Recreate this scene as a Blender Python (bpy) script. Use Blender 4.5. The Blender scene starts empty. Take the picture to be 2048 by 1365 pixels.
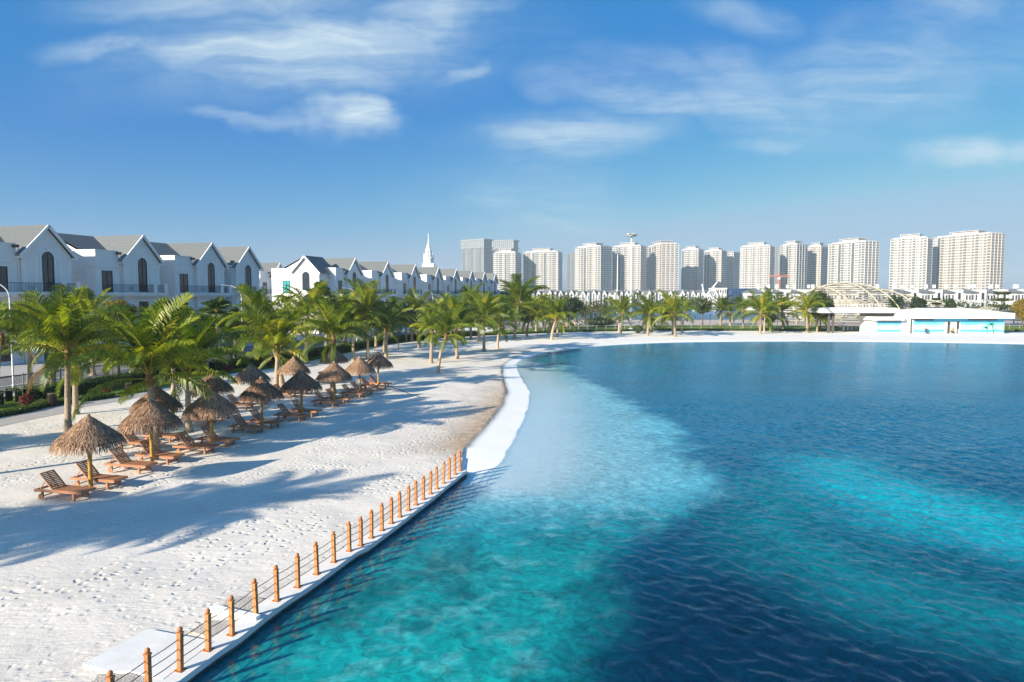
import bpy, math, random
import numpy as np
from mathutils import Vector, Matrix

SC = bpy.context.scene
COL = SC.collection
R = math.radians
rnd = random.Random(7)

# ---------------------------------------------------------------- camera, sky, sun, exposure
CAM_H, F, PITCH = 7.0, 1365.0, math.atan((682.5 - 592.0) / 1365.0)
cam = bpy.data.objects.new('camera', bpy.data.cameras.new('camera'))
COL.objects.link(cam)
cam.location = (0, 0, CAM_H)
cam.rotation_euler = (math.pi / 2 - PITCH, 0, 0)
cam.data.sensor_width = 36.0
cam.data.lens = 24.0
cam.data.clip_start = 0.1
cam.data.clip_end = 12000
SC.camera = cam

SUN_EL, SUN_AZ = R(21.5), R(228.7)            # azimuth clockwise from +Y
world = bpy.data.worlds.new('World')
SC.world = world
world.use_nodes = True
wn = world.node_tree
wn.nodes.clear()


def N(nt, typ, **kw):
    n = nt.nodes.new(typ)
    for k, v in kw.items():
        if k == 'inp':
            for i, val in v.items():
                n.inputs[i].default_value = val
        else:
            setattr(n, k, v)
    return n


def L(nt, a, b):
    nt.links.new(a, b)


def math_node(nt, op, a, b=None, c=None, clamp=False):
    n = nt.nodes.new('ShaderNodeMath')
    n.operation = op
    n.use_clamp = clamp
    for i, v in enumerate((a, b, c)):
        if v is None:
            continue
        if isinstance(v, (int, float)):
            n.inputs[i].default_value = v
        else:
            nt.links.new(v, n.inputs[i])
    return n.outputs[0]


def build_world():
    nt = wn
    out = N(nt, 'ShaderNodeOutputWorld')
    bg = N(nt, 'ShaderNodeBackground')
    L(nt, bg.outputs[0], out.inputs[0])
    sky = N(nt, 'ShaderNodeTexSky', sky_type='NISHITA', sun_disc=False)
    sky.sun_elevation = SUN_EL
    sky.sun_rotation = SUN_AZ
    sky.altitude = 0
    sky.air_density = 1.0
    sky.dust_density = 1.2
    sky.ozone_density = 2.0
    sep = N(nt, 'ShaderNodeSeparateColor')
    L(nt, sky.outputs[0], sep.inputs[0])
    # one grade for the whole sky: deeper blue, as the polarised photograph has it
    ch = []
    for i, (p, k, lim) in enumerate(((3.1, 0.0165, 0.30), (1.25, 0.425, 1.5), (0.316, 2.67, 2.0))):
        pw = math_node(nt, 'MULTIPLY', math_node(nt, 'POWER', sep.outputs[i], p), k)
        ch.append(math_node(nt, 'MINIMUM', pw, math_node(nt, 'MULTIPLY', sep.outputs[i], lim)))
    ch[1] = math_node(nt, 'MAXIMUM', ch[1], math_node(nt, 'MULTIPLY', ch[2], .37))
    ch[0] = math_node(nt, 'MAXIMUM', math_node(nt, 'MULTIPLY', ch[0], 1.6), math_node(nt, 'MULTIPLY', ch[2], .022))
    ch[1] = math_node(nt, 'MINIMUM', ch[1], math_node(nt, 'MULTIPLY', ch[2], .72))
    ch[0] = math_node(nt, 'MINIMUM', ch[0], math_node(nt, 'MULTIPLY', ch[2], .44))
    comb = N(nt, 'ShaderNodeCombineColor')
    for i in range(3):
        L(nt, ch[i], comb.inputs[i])
    # cirrus: stretched noise on a flat layer, gathered in broad soft banks
    tc = N(nt, 'ShaderNodeTexCoord')
    sx = N(nt, 'ShaderNodeSeparateXYZ')
    L(nt, tc.outputs['Generated'], sx.inputs[0])
    X, Y, Z = sx.outputs
    zc = math_node(nt, 'MAXIMUM', Z, 0.02)
    zs = math_node(nt, 'ADD', zc, 0.10)
    px = math_node(nt, 'DIVIDE', X, zs)
    py = math_node(nt, 'DIVIDE', Y, zs)
    P = N(nt, 'ShaderNodeCombineXYZ')
    L(nt, px, P.inputs[0]); L(nt, py, P.inputs[1])
    # angular coordinates (tangent of azimuth and elevation about +Y)
    yc = math_node(nt, 'MAXIMUM', Y, 0.001)
    az = math_node(nt, 'DIVIDE', X, yc)
    el = math_node(nt, 'DIVIDE', Z, yc)
    A = N(nt, 'ShaderNodeCombineXYZ')
    L(nt, az, A.inputs[0]); L(nt, el, A.inputs[1])
    # warp for soft irregular edges
    wz = N(nt, 'ShaderNodeTexNoise', inp={'Scale': 5.0, 'Detail': 4.0, 'Roughness': .55})
    L(nt, A.outputs[0], wz.inputs['Vector'])
    wv = N(nt, 'ShaderNodeVectorMath', operation='SUBTRACT')
    L(nt, wz.outputs['Color'], wv.inputs[0]); wv.inputs[1].default_value = (.5, .5, .5)
    wsc = N(nt, 'ShaderNodeVectorMath', operation='MULTIPLY')
    L(nt, wv.outputs[0], wsc.inputs[0]); wsc.inputs[1].default_value = (.30, .11, 0)
    AW = N(nt, 'ShaderNodeVectorMath', operation='ADD')
    L(nt, A.outputs[0], AW.inputs[0]); L(nt, wsc.outputs[0], AW.inputs[1])

    def bank(cx, cy, rx, ry, ang, amt):
        mp = N(nt, 'ShaderNodeMapping', vector_type='TEXTURE')
        mp.inputs['Location'].default_value = (cx, cy, 0)
        mp.inputs['Rotation'].default_value = (0, 0, R(ang))
        mp.inputs['Scale'].default_value = (rx, ry, 1)
        L(nt, AW.outputs[0], mp.inputs[0])
        ln = N(nt, 'ShaderNodeVectorMath', operation='LENGTH')
        L(nt, mp.outputs[0], ln.inputs[0])
        mr = N(nt, 'ShaderNodeMapRange', interpolation_type='SMOOTHERSTEP')
        L(nt, ln.outputs['Value'], mr.inputs[0])
        mr.inputs[1].default_value = 1.15
        mr.inputs[2].default_value = 0.0
        mr.inputs[3].default_value = 0.0
        mr.inputs[4].default_value = amt
        return mr.outputs[0]

    def B(u, v, ru, rv, ang, amt):            # picture-sized notes turned into angles
        return bank((u - 1024) / F, (592 - v) / F, ru / F, rv / F, ang, amt)
    banks = [B(610, 100, 440, 100, 2, 1.1), B(850, 50, 260, 90, 20, .95), B(690, 248, 140, 56, -6, 1.25),
             B(520, 255, 190, 22, -4, .6), B(300, 105, 260, 40, 2, .75), B(500, 5, 460, 75, 3, .7),
             B(1130, 285, 250, 75, 4, .8), B(1260, 205, 260, 55, -14, .75), B(1520, 170, 260, 90, -12, .62),
             B(1720, 170, 300, 130, 22, .62), B(1940, 318, 190, 40, 0, 1.0), B(1560, 285, 170, 28, 8, .55),
             B(1000, 395, 150, 55, 0, .45), B(1090, 440, 150, 30, -6, .4), B(1850, 60, 330, 90, 20, .5),
             B(930, 150, 130, 24, 24, .55), B(1480, 40, 150, 45, -10, .4)]
    banks += [B(610, 165, 250, 62, -4, .95), B(620, 115, 560, 150, 4, .55), B(1420, 205, 430, 85, -14, .62), B(1760, 130, 320, 130, 16, .55), B(1850, 150, 340, 170, 15, .42), B(1060, 400, 260, 110, 0, .30)]
    cov = banks[0]
    for b in banks[1:]:
        cov = math_node(nt, 'MAXIMUM', cov, b)
    front = math_node(nt, 'GREATER_THAN', Y, 0.05)
    cov = math_node(nt, 'MULTIPLY', cov, front)
    # the rest of the sky carries the same thin cirrus
    g = N(nt, 'ShaderNodeTexNoise', inp={'Scale': .35, 'Detail': 3.0})
    L(nt, P.outputs[0], g.inputs['Vector'])
    gm = N(nt, 'ShaderNodeMapRange', interpolation_type='SMOOTHSTEP', inp={1: .5, 2: .75, 3: 0.0, 4: .7})
    L(nt, g.outputs[0], gm.inputs[0])
    cov = math_node(nt, 'MAXIMUM', cov, math_node(nt, 'MULTIPLY', gm.outputs[0], math_node(nt, 'SUBTRACT', 1.0, front)))
    # fibres
    mp = N(nt, 'ShaderNodeMapping')
    mp.inputs['Rotation'].default_value = (0, 0, R(-14))
    mp.inputs['Scale'].default_value = (.62, 1.9, 1)
    L(nt, P.outputs[0], mp.inputs[0])
    f1 = N(nt, 'ShaderNodeTexNoise', inp={'Scale': 2.3, 'Detail': 12.0, 'Roughness': .66, 'Distortion': .9})
    L(nt, mp.outputs[0], f1.inputs['Vector'])
    mp2 = N(nt, 'ShaderNodeMapping')
    mp2.inputs['Rotation'].default_value = (0, 0, R(8))
    mp2.inputs['Scale'].default_value = (5.0, 19.0, 1)
    L(nt, AW.outputs[0], mp2.inputs[0])
    f2 = N(nt, 'ShaderNodeTexNoise', inp={'Scale': 1.0, 'Detail': 10.0, 'Roughness': .62, 'Distortion': .8})
    L(nt, mp2.outputs[0], f2.inputs['Vector'])
    fib = math_node(nt, 'ADD', math_node(nt, 'MULTIPLY', f1.outputs[0], .55), math_node(nt, 'MULTIPLY', f2.outputs[0], .45))
    fm = N(nt, 'ShaderNodeMapRange', inp={1: .38, 2: .59, 3: 0.0, 4: 1.0})
    L(nt, fib, fm.inputs[0])
    am = math_node(nt, 'MULTIPLY', cov, math_node(nt, 'ADD', math_node(nt, 'MULTIPLY', fm.outputs[0], .70), .24))
    am = math_node(nt, 'MULTIPLY', am, .92, clamp=True)
    mix = N(nt, 'ShaderNodeMix', data_type='RGBA')
    L(nt, am, mix.inputs[0])
    L(nt, comb.outputs[0], mix.inputs[6])
    mix.inputs[7].default_value = (4.2, 5.2, 5.8, 1)
    L(nt, mix.outputs[2], bg.inputs[0])
    bg.inputs[1].default_value = 0.076


build_world()
sun = bpy.data.objects.new('sun', bpy.data.lights.new('sun', 'SUN'))
COL.objects.link(sun)
sun.data.energy = 4.8
sun.data.angle = R(0.55)
sun.data.color = (1.0, 0.895, 0.715)
sd = Vector((math.sin(SUN_AZ) * math.cos(SUN_EL), math.cos(SUN_AZ) * math.cos(SUN_EL), math.sin(SUN_EL)))
sun.rotation_euler = sd.to_track_quat('Z', 'Y').to_euler()
sun.location = (-60, -60, 60)

SC.view_settings.view_transform = 'Standard'
SC.view_settings.look = 'None'
SC.view_settings.exposure = 1.03
SC.view_settings.gamma = 1.0
SC.view_settings.use_curve_mapping = False
SC.cycles.max_bounces = 8
SC.cycles.diffuse_bounces = 3
SC.cycles.glossy_bounces = 3
SC.cycles.transmission_bounces = 4
SC.cycles.transparent_max_bounces = 8
SC.cycles.volume_bounces = 0
SC.cycles.sample_clamp_indirect = 6.0
SC.cycles.use_denoising = True


# ---------------------------------------------------------------- measuring helpers
_cp, _sp = math.cos(PITCH), math.sin(PITCH)


def ray(u, v):
    a, b = (u - 1024) / F, (682.5 - v) / F
    return Vector((a, _cp + b * _sp, -_sp + b * _cp))


def P(u, v, z=0.0):
    """Where the sight line through a noted photo point meets height z."""
    d = ray(u, v)
    t = (z - CAM_H) / d.z
    return Vector((d.x * t, d.y * t, z))


def PY(u, v, Y):
    d = ray(u, v)
    t = Y / d.y
    return Vector((d.x * t, Y, CAM_H + d.z * t))


# ---------------------------------------------------------------- mesh helpers
class MB:
    def __init__(self):
        self.v, self.f, self.m = [], [], []

    def quad(self, a, b, c, d, mi=0):
        n = len(self.v)
        self.v += [tuple(a), tuple(b), tuple(c), tuple(d)]
        self.f.append((n, n + 1, n + 2, n + 3)); self.m.append(mi)

    def tri(self, a, b, c, mi=0):
        n = len(self.v)
        self.v += [tuple(a), tuple(b), tuple(c)]
        self.f.append((n, n + 1, n + 2)); self.m.append(mi)

    def poly(self, pts, mi=0):
        n = len(self.v)
        self.v += [tuple(p) for p in pts]
        self.f.append(tuple(range(n, n + len(pts)))); self.m.append(mi)

    def box(self, x0, x1, y0, y1, z0, z1, M=None, mi=0):
        c = [(x0, y0, z0), (x1, y0, z0), (x1, y1, z0), (x0, y1, z0), (x0, y0, z1), (x1, y0, z1), (x1, y1, z1), (x0, y1, z1)]
        if M is not None:
            c = [tuple(M @ Vector(p)) for p in c]
        n = len(self.v)
        self.v += c
        for q in ((0, 3, 2, 1), (4, 5, 6, 7), (0, 1, 5, 4), (1, 2, 6, 5), (2, 3, 7, 6), (3, 0, 4, 7)):
            self.f.append(tuple(n + i for i in q)); self.m.append(mi)

    def bar(self, a, b, w, h, mi=0, up=(0, 0, 1)):
        """box beam from a to b, w across, h along up"""
        a, b = Vector(a), Vector(b)
        d = (b - a)
        ln = d.length
        d.normalize()
        upv = Vector(up)
        s = d.cross(upv)
        if s.length < 1e-4:
            s = d.cross(Vector((1, 0, 0)))
        s.normalize()
        t = s.cross(d)
        M = Matrix((( d.x, s.x, t.x, a.x), (d.y, s.y, t.y, a.y), (d.z, s.z, t.z, a.z), (0, 0, 0, 1)))
        self.box(0, ln, -w / 2, w / 2, -h / 2, h / 2, M, mi)

    def tube(self, pts, rad, n=8, cap=True, mi=0):
        pts = [Vector(p) for p in pts]
        if not hasattr(rad, '__len__'):
            rad = [rad] * len(pts)
        base = len(self.v)
        ref = Vector((0.31, 0.95, 0.05))
        for i, p in enumerate(pts):
            d = (pts[min(i + 1, len(pts) - 1)] - pts[max(i - 1, 0)]).normalized()
            s = d.cross(ref)
            if s.length < .05:
                s = d.cross(Vector((1, 0, 0)))
            s.normalize()
            t = s.cross(d)
            for k in range(n):
                a = 2 * math.pi * k / n
                q = p + (s * math.cos(a) + t * math.sin(a)) * rad[i]
                self.v.append(tuple(q))
        for i in range(len(pts) - 1):
            for k in range(n):
                k2 = (k + 1) % n
                self.f.append((base + i * n + k, base + (i + 1) * n + k, base + (i + 1) * n + k2, base + i * n + k2)); self.m.append(mi)
        if cap:
            self.f.append(tuple(base + k for k in range(n))); self.m.append(mi)
            self.f.append(tuple(base + (len(pts) - 1) * n + k for k in reversed(range(n)))); self.m.append(mi)

    def lathe(self, prof, n=16, c=(0, 0, 0), mi=0):
        base = len(self.v)
        for r, z in prof:
            for k in range(n):
                a = 2 * math.pi * k / n
                self.v.append((c[0] + r * math.cos(a), c[1] + r * math.sin(a), c[2] + z))
        for i in range(len(prof) - 1):
            for k in range(n):
                k2 = (k + 1) % n
                self.f.append((base + i * n + k, base + i * n + k2, base + (i + 1) * n + k2, base + (i + 1) * n + k)); self.m.append(mi)
        self.f.append(tuple(base + k for k in reversed(range(n)))); self.m.append(mi)
        self.f.append(tuple(base + (len(prof) - 1) * n + k for k in range(n))); self.m.append(mi)

    def mesh(self, name, mats, smooth=False):
        me = bpy.data.meshes.new(name)
        me.from_pydata(self.v, [], self.f)
        if not isinstance(mats, (list, tuple)):
            mats = [mats]
        for m in mats:
            me.materials.append(m)
        if len(mats) > 1:
            me.polygons.foreach_set('material_index', self.m)
        if smooth:
            me.polygons.foreach_set('use_smooth', [True] * len(me.polygons))
        me.update()
        return me

    def obj(self, name, mats, parent=None, loc=(0, 0, 0), rz=0.0, smooth=False):
        return link(name, self.mesh(name, mats, smooth), parent, loc, rz)


def link(name, data, parent=None, loc=(0, 0, 0), rz=0.0):
    o = bpy.data.objects.new(name, data)
    COL.objects.link(o)
    o.location = loc
    if rz:
        o.rotation_euler = (0, 0, rz)
    if parent is not None:
        o.parent = parent
    return o


def tag(o, label=None, cat=None, group=None, kind=None):
    if label: o['label'] = label
    if cat: o['category'] = cat
    if group: o['group'] = group
    if kind: o['kind'] = kind
    return o


def thing(name, label, cat, loc=(0, 0, 0), rz=0.0, group=None):
    return tag(link(name, None, None, loc, rz), label, cat, group)


CHILD = {}


def kids(o):
    return [c for c in bpy.data.objects if c.parent == o]


def snapshot(root):
    """the parts and sub-parts of a thing, read once so that copies are cheap"""
    return [(c, [g for g in kids(c)]) for c in kids(root)]


def copy_thing(root, snap, loc, rz=0.0, label=None, group=None, scale=None):
    r = root.copy(); COL.objects.link(r)
    r.location = loc; r.rotation_euler = (0, 0, rz)
    if scale is not None:
        r.scale = scale
    if label: r['label'] = label
    if group: r['group'] = group
    for c, gs in snap:
        d = c.copy(); COL.objects.link(d); d.parent = r
        for g in gs:
            e = g.copy(); COL.objects.link(e); e.parent = d
    return r


def np_mesh(name, V, Fq, mats, smooth=True):
    me = bpy.data.meshes.new(name)
    V = np.asarray(V, np.float32); Fq = np.asarray(Fq, np.int32)
    k = Fq.shape[1]
    me.vertices.add(len(V)); me.vertices.foreach_set('co', V.ravel())
    me.loops.add(Fq.size); me.loops.foreach_set('vertex_index', Fq.ravel())
    me.polygons.add(len(Fq))
    me.polygons.foreach_set('loop_start', np.arange(0, Fq.size, k, dtype=np.int32))
    me.polygons.foreach_set('loop_total', np.full(len(Fq), k, np.int32))
    me.polygons.foreach_set('use_smooth', np.full(len(Fq), smooth))
    if not isinstance(mats, (list, tuple)):
        mats = [mats]
    for m in mats:
        me.materials.append(m)
    me.update(calc_edges=True)
    me.validate()
    return me


_lat = {}


def vnoise(x, y, seed=0):
    if seed not in _lat:
        _lat[seed] = np.random.RandomState(seed).rand(256, 256)
    T = _lat[seed]
    xi, yi = np.floor(x).astype(int), np.floor(y).astype(int)
    fx, fy = x - xi, y - yi
    fx = fx * fx * (3 - 2 * fx); fy = fy * fy * (3 - 2 * fy)
    g = lambda i, j: T[(xi + i) % 256, (yi + j) % 256]
    return (g(0, 0) * (1 - fx) + g(1, 0) * fx) * (1 - fy) + (g(0, 1) * (1 - fx) + g(1, 1) * fx) * fy


def fbm(x, y, s, oct=4, seed=0, rough=.5):
    v, a, tot = 0, 1.0, 0
    for o in range(oct):
        v = v + a * vnoise(x * s + 17.3 * o, y * s + 9.1 * o, seed + o); tot += a
        a *= rough; s *= 2.03
    return v / tot


def sstep(a, b, x):
    t = np.clip((x - a) / (b - a), 0, 1)
    return t * t * (3 - 2 * t)


# ---------------------------------------------------------------- materials
def newmat(name):
    m = bpy.data.materials.new(name)
    m.use_nodes = True
    nt = m.node_tree
    return m, nt, nt.nodes['Principled BSDF']


def pm(name, col, rough=.6, var=.15, scale=4.0, bump=0.0, bscale=30.0, spec=.3, metal=0.0, objvar=0.0, stretch=(1, 1, 1)):
    m, nt, b = newmat(name)
    tc = N(nt, 'ShaderNodeTexCoord')
    mp = N(nt, 'ShaderNodeMapping')
    mp.inputs['Scale'].default_value = stretch
    L(nt, tc.outputs['Object'], mp.inputs[0])
    nz = N(nt, 'ShaderNodeTexNoise', inp={'Scale': scale, 'Detail': 5.0, 'Roughness': .6})
    L(nt, mp.outputs[0], nz.inputs['Vector'])
    mr = N(nt, 'ShaderNodeMapRange', inp={1: .25, 2: .75, 3: 1 - var, 4: 1 + var})
    L(nt, nz.outputs[0], mr.inputs[0])
    val = mr.outputs[0]
    if objvar:
        oi = N(nt, 'ShaderNodeObjectInfo')
        m2 = N(nt, 'ShaderNodeMapRange', inp={1: 0.0, 2: 1.0, 3: 1 - objvar, 4: 1 + objvar})
        L(nt, oi.outputs['Random'], m2.inputs[0])
        val = math_node(nt, 'MULTIPLY', val, m2.outputs[0])
    vm = N(nt, 'ShaderNodeVectorMath', operation='SCALE')
    vm.inputs[0].default_value = col[:3]
    L(nt, val, vm.inputs['Scale'])
    L(nt, vm.outputs[0], b.inputs['Base Color'])
    b.inputs['Roughness'].default_value = rough
    b.inputs['Metallic'].default_value = metal
    b.inputs['Specular IOR Level'].default_value = spec
    if bump:
        bz = N(nt, 'ShaderNodeTexNoise', inp={'Scale': bscale, 'Detail': 4.0})
        L(nt, mp.outputs[0], bz.inputs['Vector'])
        bp = N(nt, 'ShaderNodeBump', inp={'Strength': bump, 'Distance': .02})
        L(nt, bz.outputs[0], bp.inputs['Height'])
        L(nt, bp.outputs[0], b.inputs['Normal'])
    return m


def leafmat(name, c1, c2, trans=.35, c3=None):
    """leaf: two greens by object and by a noise, light coming through"""
    m = bpy.data.materials.new(name); m.use_nodes = True
    nt = m.node_tree; nt.nodes.clear()
    out = N(nt, 'ShaderNodeOutputMaterial')
    oi = N(nt, 'ShaderNodeObjectInfo')
    tc = N(nt, 'ShaderNodeTexCoord')
    nz = N(nt, 'ShaderNodeTexNoise', inp={'Scale': 1.3, 'Detail': 4.0})
    L(nt, tc.outputs['Object'], nz.inputs['Vector'])
    wn_ = N(nt, 'ShaderNodeTexWhiteNoise', noise_dimensions='3D')
    g = N(nt, 'ShaderNodeNewGeometry')
    fac = math_node(nt, 'ADD', math_node(nt, 'MULTIPLY', oi.outputs['Random'], .75), math_node(nt, 'MULTIPLY', math_node(nt, 'SUBTRACT', nz.outputs[0], .5), .9))
    fac = math_node(nt, 'ADD', fac, math_node(nt, 'MULTIPLY', math_node(nt, 'SUBTRACT', g.outputs['Random Per Island'], .5), .5), clamp=True)
    rp = N(nt, 'ShaderNodeValToRGB')
    rp.color_ramp.elements[0].color = (*c1, 1)
    rp.color_ramp.elements[1].color = (*c2, 1)
    rp.color_ramp.elements[0].position = .1
    rp.color_ramp.elements[1].position = .8
    if c3:
        e = rp.color_ramp.elements.new(.97); e.color = (*c3, 1)
    L(nt, fac, rp.inputs[0])
    d = N(nt, 'ShaderNodeBsdfDiffuse'); t = N(nt, 'ShaderNodeBsdfTranslucent')
    gl = N(nt, 'ShaderNodeBsdfGlossy', inp={'Roughness': .5, 'Color': (1, 1, 1, 1)})
    L(nt, rp.outputs[0], d.inputs[0])
    tm = N(nt, 'ShaderNodeMix', data_type='RGBA', blend_type='MULTIPLY')
    tm.inputs[0].default_value = 1.0
    L(nt, rp.outputs[0], tm.inputs[6]); tm.inputs[7].default_value = (1.9, 1.75, .6, 1)
    L(nt, tm.outputs[2], t.inputs[0])
    m1 = N(nt, 'ShaderNodeMixShader'); m1.inputs[0].default_value = trans
    L(nt, d.outputs[0], m1.inputs[1]); L(nt, t.outputs[0], m1.inputs[2])
    m2 = N(nt, 'ShaderNodeMixShader'); m2.inputs[0].default_value = .035
    L(nt, m1.outputs[0], m2.inputs[1]); L(nt, gl.outputs[0], m2.inputs[2])
    L(nt, m2.outputs[0], out.inputs[0])
    return m


M = {}
M['wall'] = pm('white_render', (.82, .815, .80), .7, .05, .6)
M['trim'] = pm('white_trim', (.84, .84, .83), .6, .04, 1.0)
M['roof'] = pm('grey_roof_tile', (.165, .178, .182), .6, .12, 3.0, objvar=.06)
M['glass'] = pm('dark_window_glass', (.02, .03, .045), .08, .3, .6, spec=.6)
M['frame'] = pm('dark_frame', (.03, .035, .045), .4, .1)
M['iron'] = pm('black_iron', (.018, .022, .03), .45, .1)
M['teal_film'] = pm('teal_film', (.02, .30, .33), .3, .2)
M['asphalt'] = pm('asphalt', (.16, .165, .17), .85, .12, .8)
M['kerb'] = pm('kerb_stone', (.45, .45, .43), .8, .1)
M['line'] = pm('road_paint', (.75, .75, .72), .7, .1)
M['plaza'] = pm('pink_paving', (.50, .42, .37), .8, .08, .3)
M['path'] = pm('pale_paving', (.40, .38, .36), .85, .12, 1.2, bump=.3, bscale=6)
M['lawn'] = pm('lawn_grass', (.13, .18, .022), .9, .35, 1.5, bump=.8, bscale=14, spec=.1)
M['farland'] = pm('far_land', (.10, .13, .06), .9, .4, .02, spec=.1)
M['concrete'] = pm('pale_concrete', (.76, .745, .72), .8, .1, 2.0, bump=.15, bscale=25)
M['gravel'] = pm('rough_gravel', (.52, .47, .41), .95, .3, 18, bump=1.0, bscale=28)
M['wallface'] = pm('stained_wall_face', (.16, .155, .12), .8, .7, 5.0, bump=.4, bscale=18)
M['post'] = pm('orange_post_paint', (.52, .20, .075), .6, .22, 7, spec=.25, objvar=.13)
M['rust'] = pm('rusty_plate', (.40, .17, .05), .8, .5, 14)
M['wire'] = pm('steel_cable', (.13, .12, .11), .5, .1, metal=.5)
M['wood'] = pm('teak_brown', (.38, .18, .10), .5, .22, 3.0, objvar=.12, stretch=(1, 8, 8))
M['bamboo'] = pm('bamboo_yellow', (.46, .26, .055), .5, .22, 4, stretch=(6, 6, 1))
M['palm_trunk'] = pm('palm_bark', (.37, .29, .215), .9, .30, 5.0, bump=.8, bscale=10, objvar=.2, stretch=(1, 1, 3), spec=.1)
M['bark'] = pm('grey_bark', (.13, .10, .075), .9, .3, 6, bump=.6, bscale=12)
M['fibre'] = pm('palm_fibre', (.20, .115, .045), .9, .35, 10, bump=.8, bscale=14)
M['petiole'] = pm('palm_petiole', (.30, .24, .04), .6, .3, 3)
M['frond'] = leafmat('palm_leaf', (.055, .105, .008), (.265, .325, .015), .47, (.48, .36, .03))
M['frond_dry'] = leafmat('dry_palm_leaf', (.20, .13, .07), (.34, .24, .13), .25)
M['fan'] = leafmat('fan_palm_leaf', (.022, .06, .012), (.09, .15, .02), .25)
M['date'] = leafmat('date_palm_leaf', (.035, .065, .022), (.085, .125, .03), .25)
M['leaf'] = leafmat('tree_leaf', (.03, .06, .010), (.085, .12, .018), .3)
M['leaf_dark'] = leafmat('dark_tree_leaf', (.018, .042, .014), (.05, .085, .02), .22)
M['leaf_lime'] = leafmat('lime_tree_leaf', (.13, .18, .008), (.34, .34, .012), .4)
M['leaf_gold'] = leafmat('golden_leaf', (.14, .12, .008), (.30, .22, .02), .35)
M['leaf_red'] = leafmat('red_leaf', (.10, .012, .006), (.32, .045, .012), .2)
M['hedge'] = leafmat('hedge_leaf', (.025, .065, .008), (.10, .16, .015), .28)
M['cover'] = leafmat('ground_cover_leaf', (.05, .10, .012), (.13, .19, .02), .3)
M['dark_metal'] = pm('dark_bin_metal', (.045, .03, .025), .45, .2)
M['lamp_pole'] = pm('white_lamp_pole', (.70, .72, .74), .45, .05)
M['galv'] = pm('galvanised_steel', (.42, .45, .46), .5, .1, metal=.3)
M['cream'] = pm('cream_steel', (.45, .42, .34), .5, .06)
M['tower_white'] = pm('tower_white', (.57, .545, .535), .8, .05, .05, objvar=.05)
M['tower_peach'] = pm('tower_peach', (.58, .46, .39), .8, .06, .05)
M['tower_cool'] = pm('tower_grey_blue', (.26, .29, .32), .8, .06, .05)
M['tower_glass'] = pm('tower_glass', (.11, .125, .14), .25, .4, .08, spec=.5)
M['orange_crane'] = pm('orange_crane', (.55, .19, .09), .6, .1)
M['blue_clad'] = pm('blue_cladding', (.025, .075, .18), .6, .25, .3)
M['green_net'] = pm('green_net', (.012, .10, .09), .8, .3, .5)
M['person_skin'] = pm('skin', (.42, .24, .16), .6, .05)
M['yellow_cloth'] = pm('yellow_cloth', (.62, .42, .05), .8, .12)
M['dark_cloth'] = pm('dark_cloth', (.06, .06, .08), .8, .1)
# ================================================================ the land and the lake
WATER_Z = -0.16
post_px = [(163, 1401), (241, 1378), (308, 1365), (362, 1334), (417, 1300), (464, 1269), (512, 1231), (554, 1201), (596, 1174), (634, 1148), (668, 1124),
           (699, 1102), (722, 1091), (743, 1076), (764, 1061), (783, 1047), (800, 1034), (817, 1021), (832, 1010), (847, 999),
           (861, 988), (874, 978), (887, 967), (899, 958), (910, 949), (920, 942)]
posts = [P(u, v, .05) for u, v in post_px]
# the two nearest are cut by the frame: carry the wall on at the same pace
stepv = (posts[4] - posts[7]) / 3
posts = [posts[4] + stepv * k for k in (4, 3, 2, 1)] + posts[4:]
posts = [posts[0] + stepv * 2, posts[0] + stepv] + posts
wall_line = [posts[0] + stepv * 14] + posts + [posts[-1] + (posts[-1] - posts[-2]) * .35]
wall_line = [Vector((p.x, p.y, 0)) for p in wall_line]


def smooth_line(pts, n=4):
    """Catmull-Rom through the points"""
    out = []
    for i in range(len(pts) - 1):
        p0, p1, p2, p3 = pts[max(i - 1, 0)], pts[i], pts[i + 1], pts[min(i + 2, len(pts) - 1)]
        for k in range(n):
            t = k / n
            out.append(.5 * ((2 * p1) + (p2 - p0) * t + (2 * p0 - 5 * p1 + 4 * p2 - p3) * t * t + (3 * p1 - p0 - 3 * p2 + p3) * t ** 3))
    out.append(pts[-1])
    return out


def offset_line(pts, d):
    """positive d = to the right of the walking direction"""
    out = []
    for i, p in enumerate(pts):
        t = (pts[min(i + 1, len(pts) - 1)] - pts[max(i - 1, 0)])
        t.z = 0
        t.normalize()
        out.append(Vector((p.x + t.y * d, p.y - t.x * d, p.z)))
    return out


berm_px = [(931, 893), (943, 879), (960, 862), (976, 843), (991, 825), (1004, 808), (1006, 797), (1012, 782), (1008, 770), (1005, 757), (1003, 743),
           (1005, 730), (1022, 718), (1052, 708), (1090, 700), (1140, 694), (1218, 687.5), (1324, 683), (1446, 681), (1640, 681), (1800, 682), (1960, 684), (2060, 686)]
shore_px = [(962, 950), (1003, 928), (1019, 900), (1034, 870), (1046, 846), (1056, 819), (1060, 791), (1056, 776), (1046, 761), (1038, 745), (1034, 730), (1042, 721),
            (1068, 712), (1097, 703), (1143, 697), (1218, 690.5), (1324, 685.5), (1446, 683.3), (1640, 683), (1800, 684.5), (1960, 687), (2060, 689)]
berm = smooth_line([P(u, v, 0) for u, v in berm_px], 4)
berm += [Vector((110, 104, 0)), Vector((150, 96, 0)), Vector((400, 60, 0))]
shore = smooth_line([P(u, v, WATER_Z) for u, v in shore_px], 4)
shore += [Vector((110, 101.5, 0)), Vector((150, 93.5, 0)), Vector((400, 57, 0))]
for p in shore: p.z = 0
wall_s = smooth_line(wall_line, 3)
wall_start = wall_s[0]


def arr(pts):
    return np.array([(p.x, p.y) for p in pts])


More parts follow.
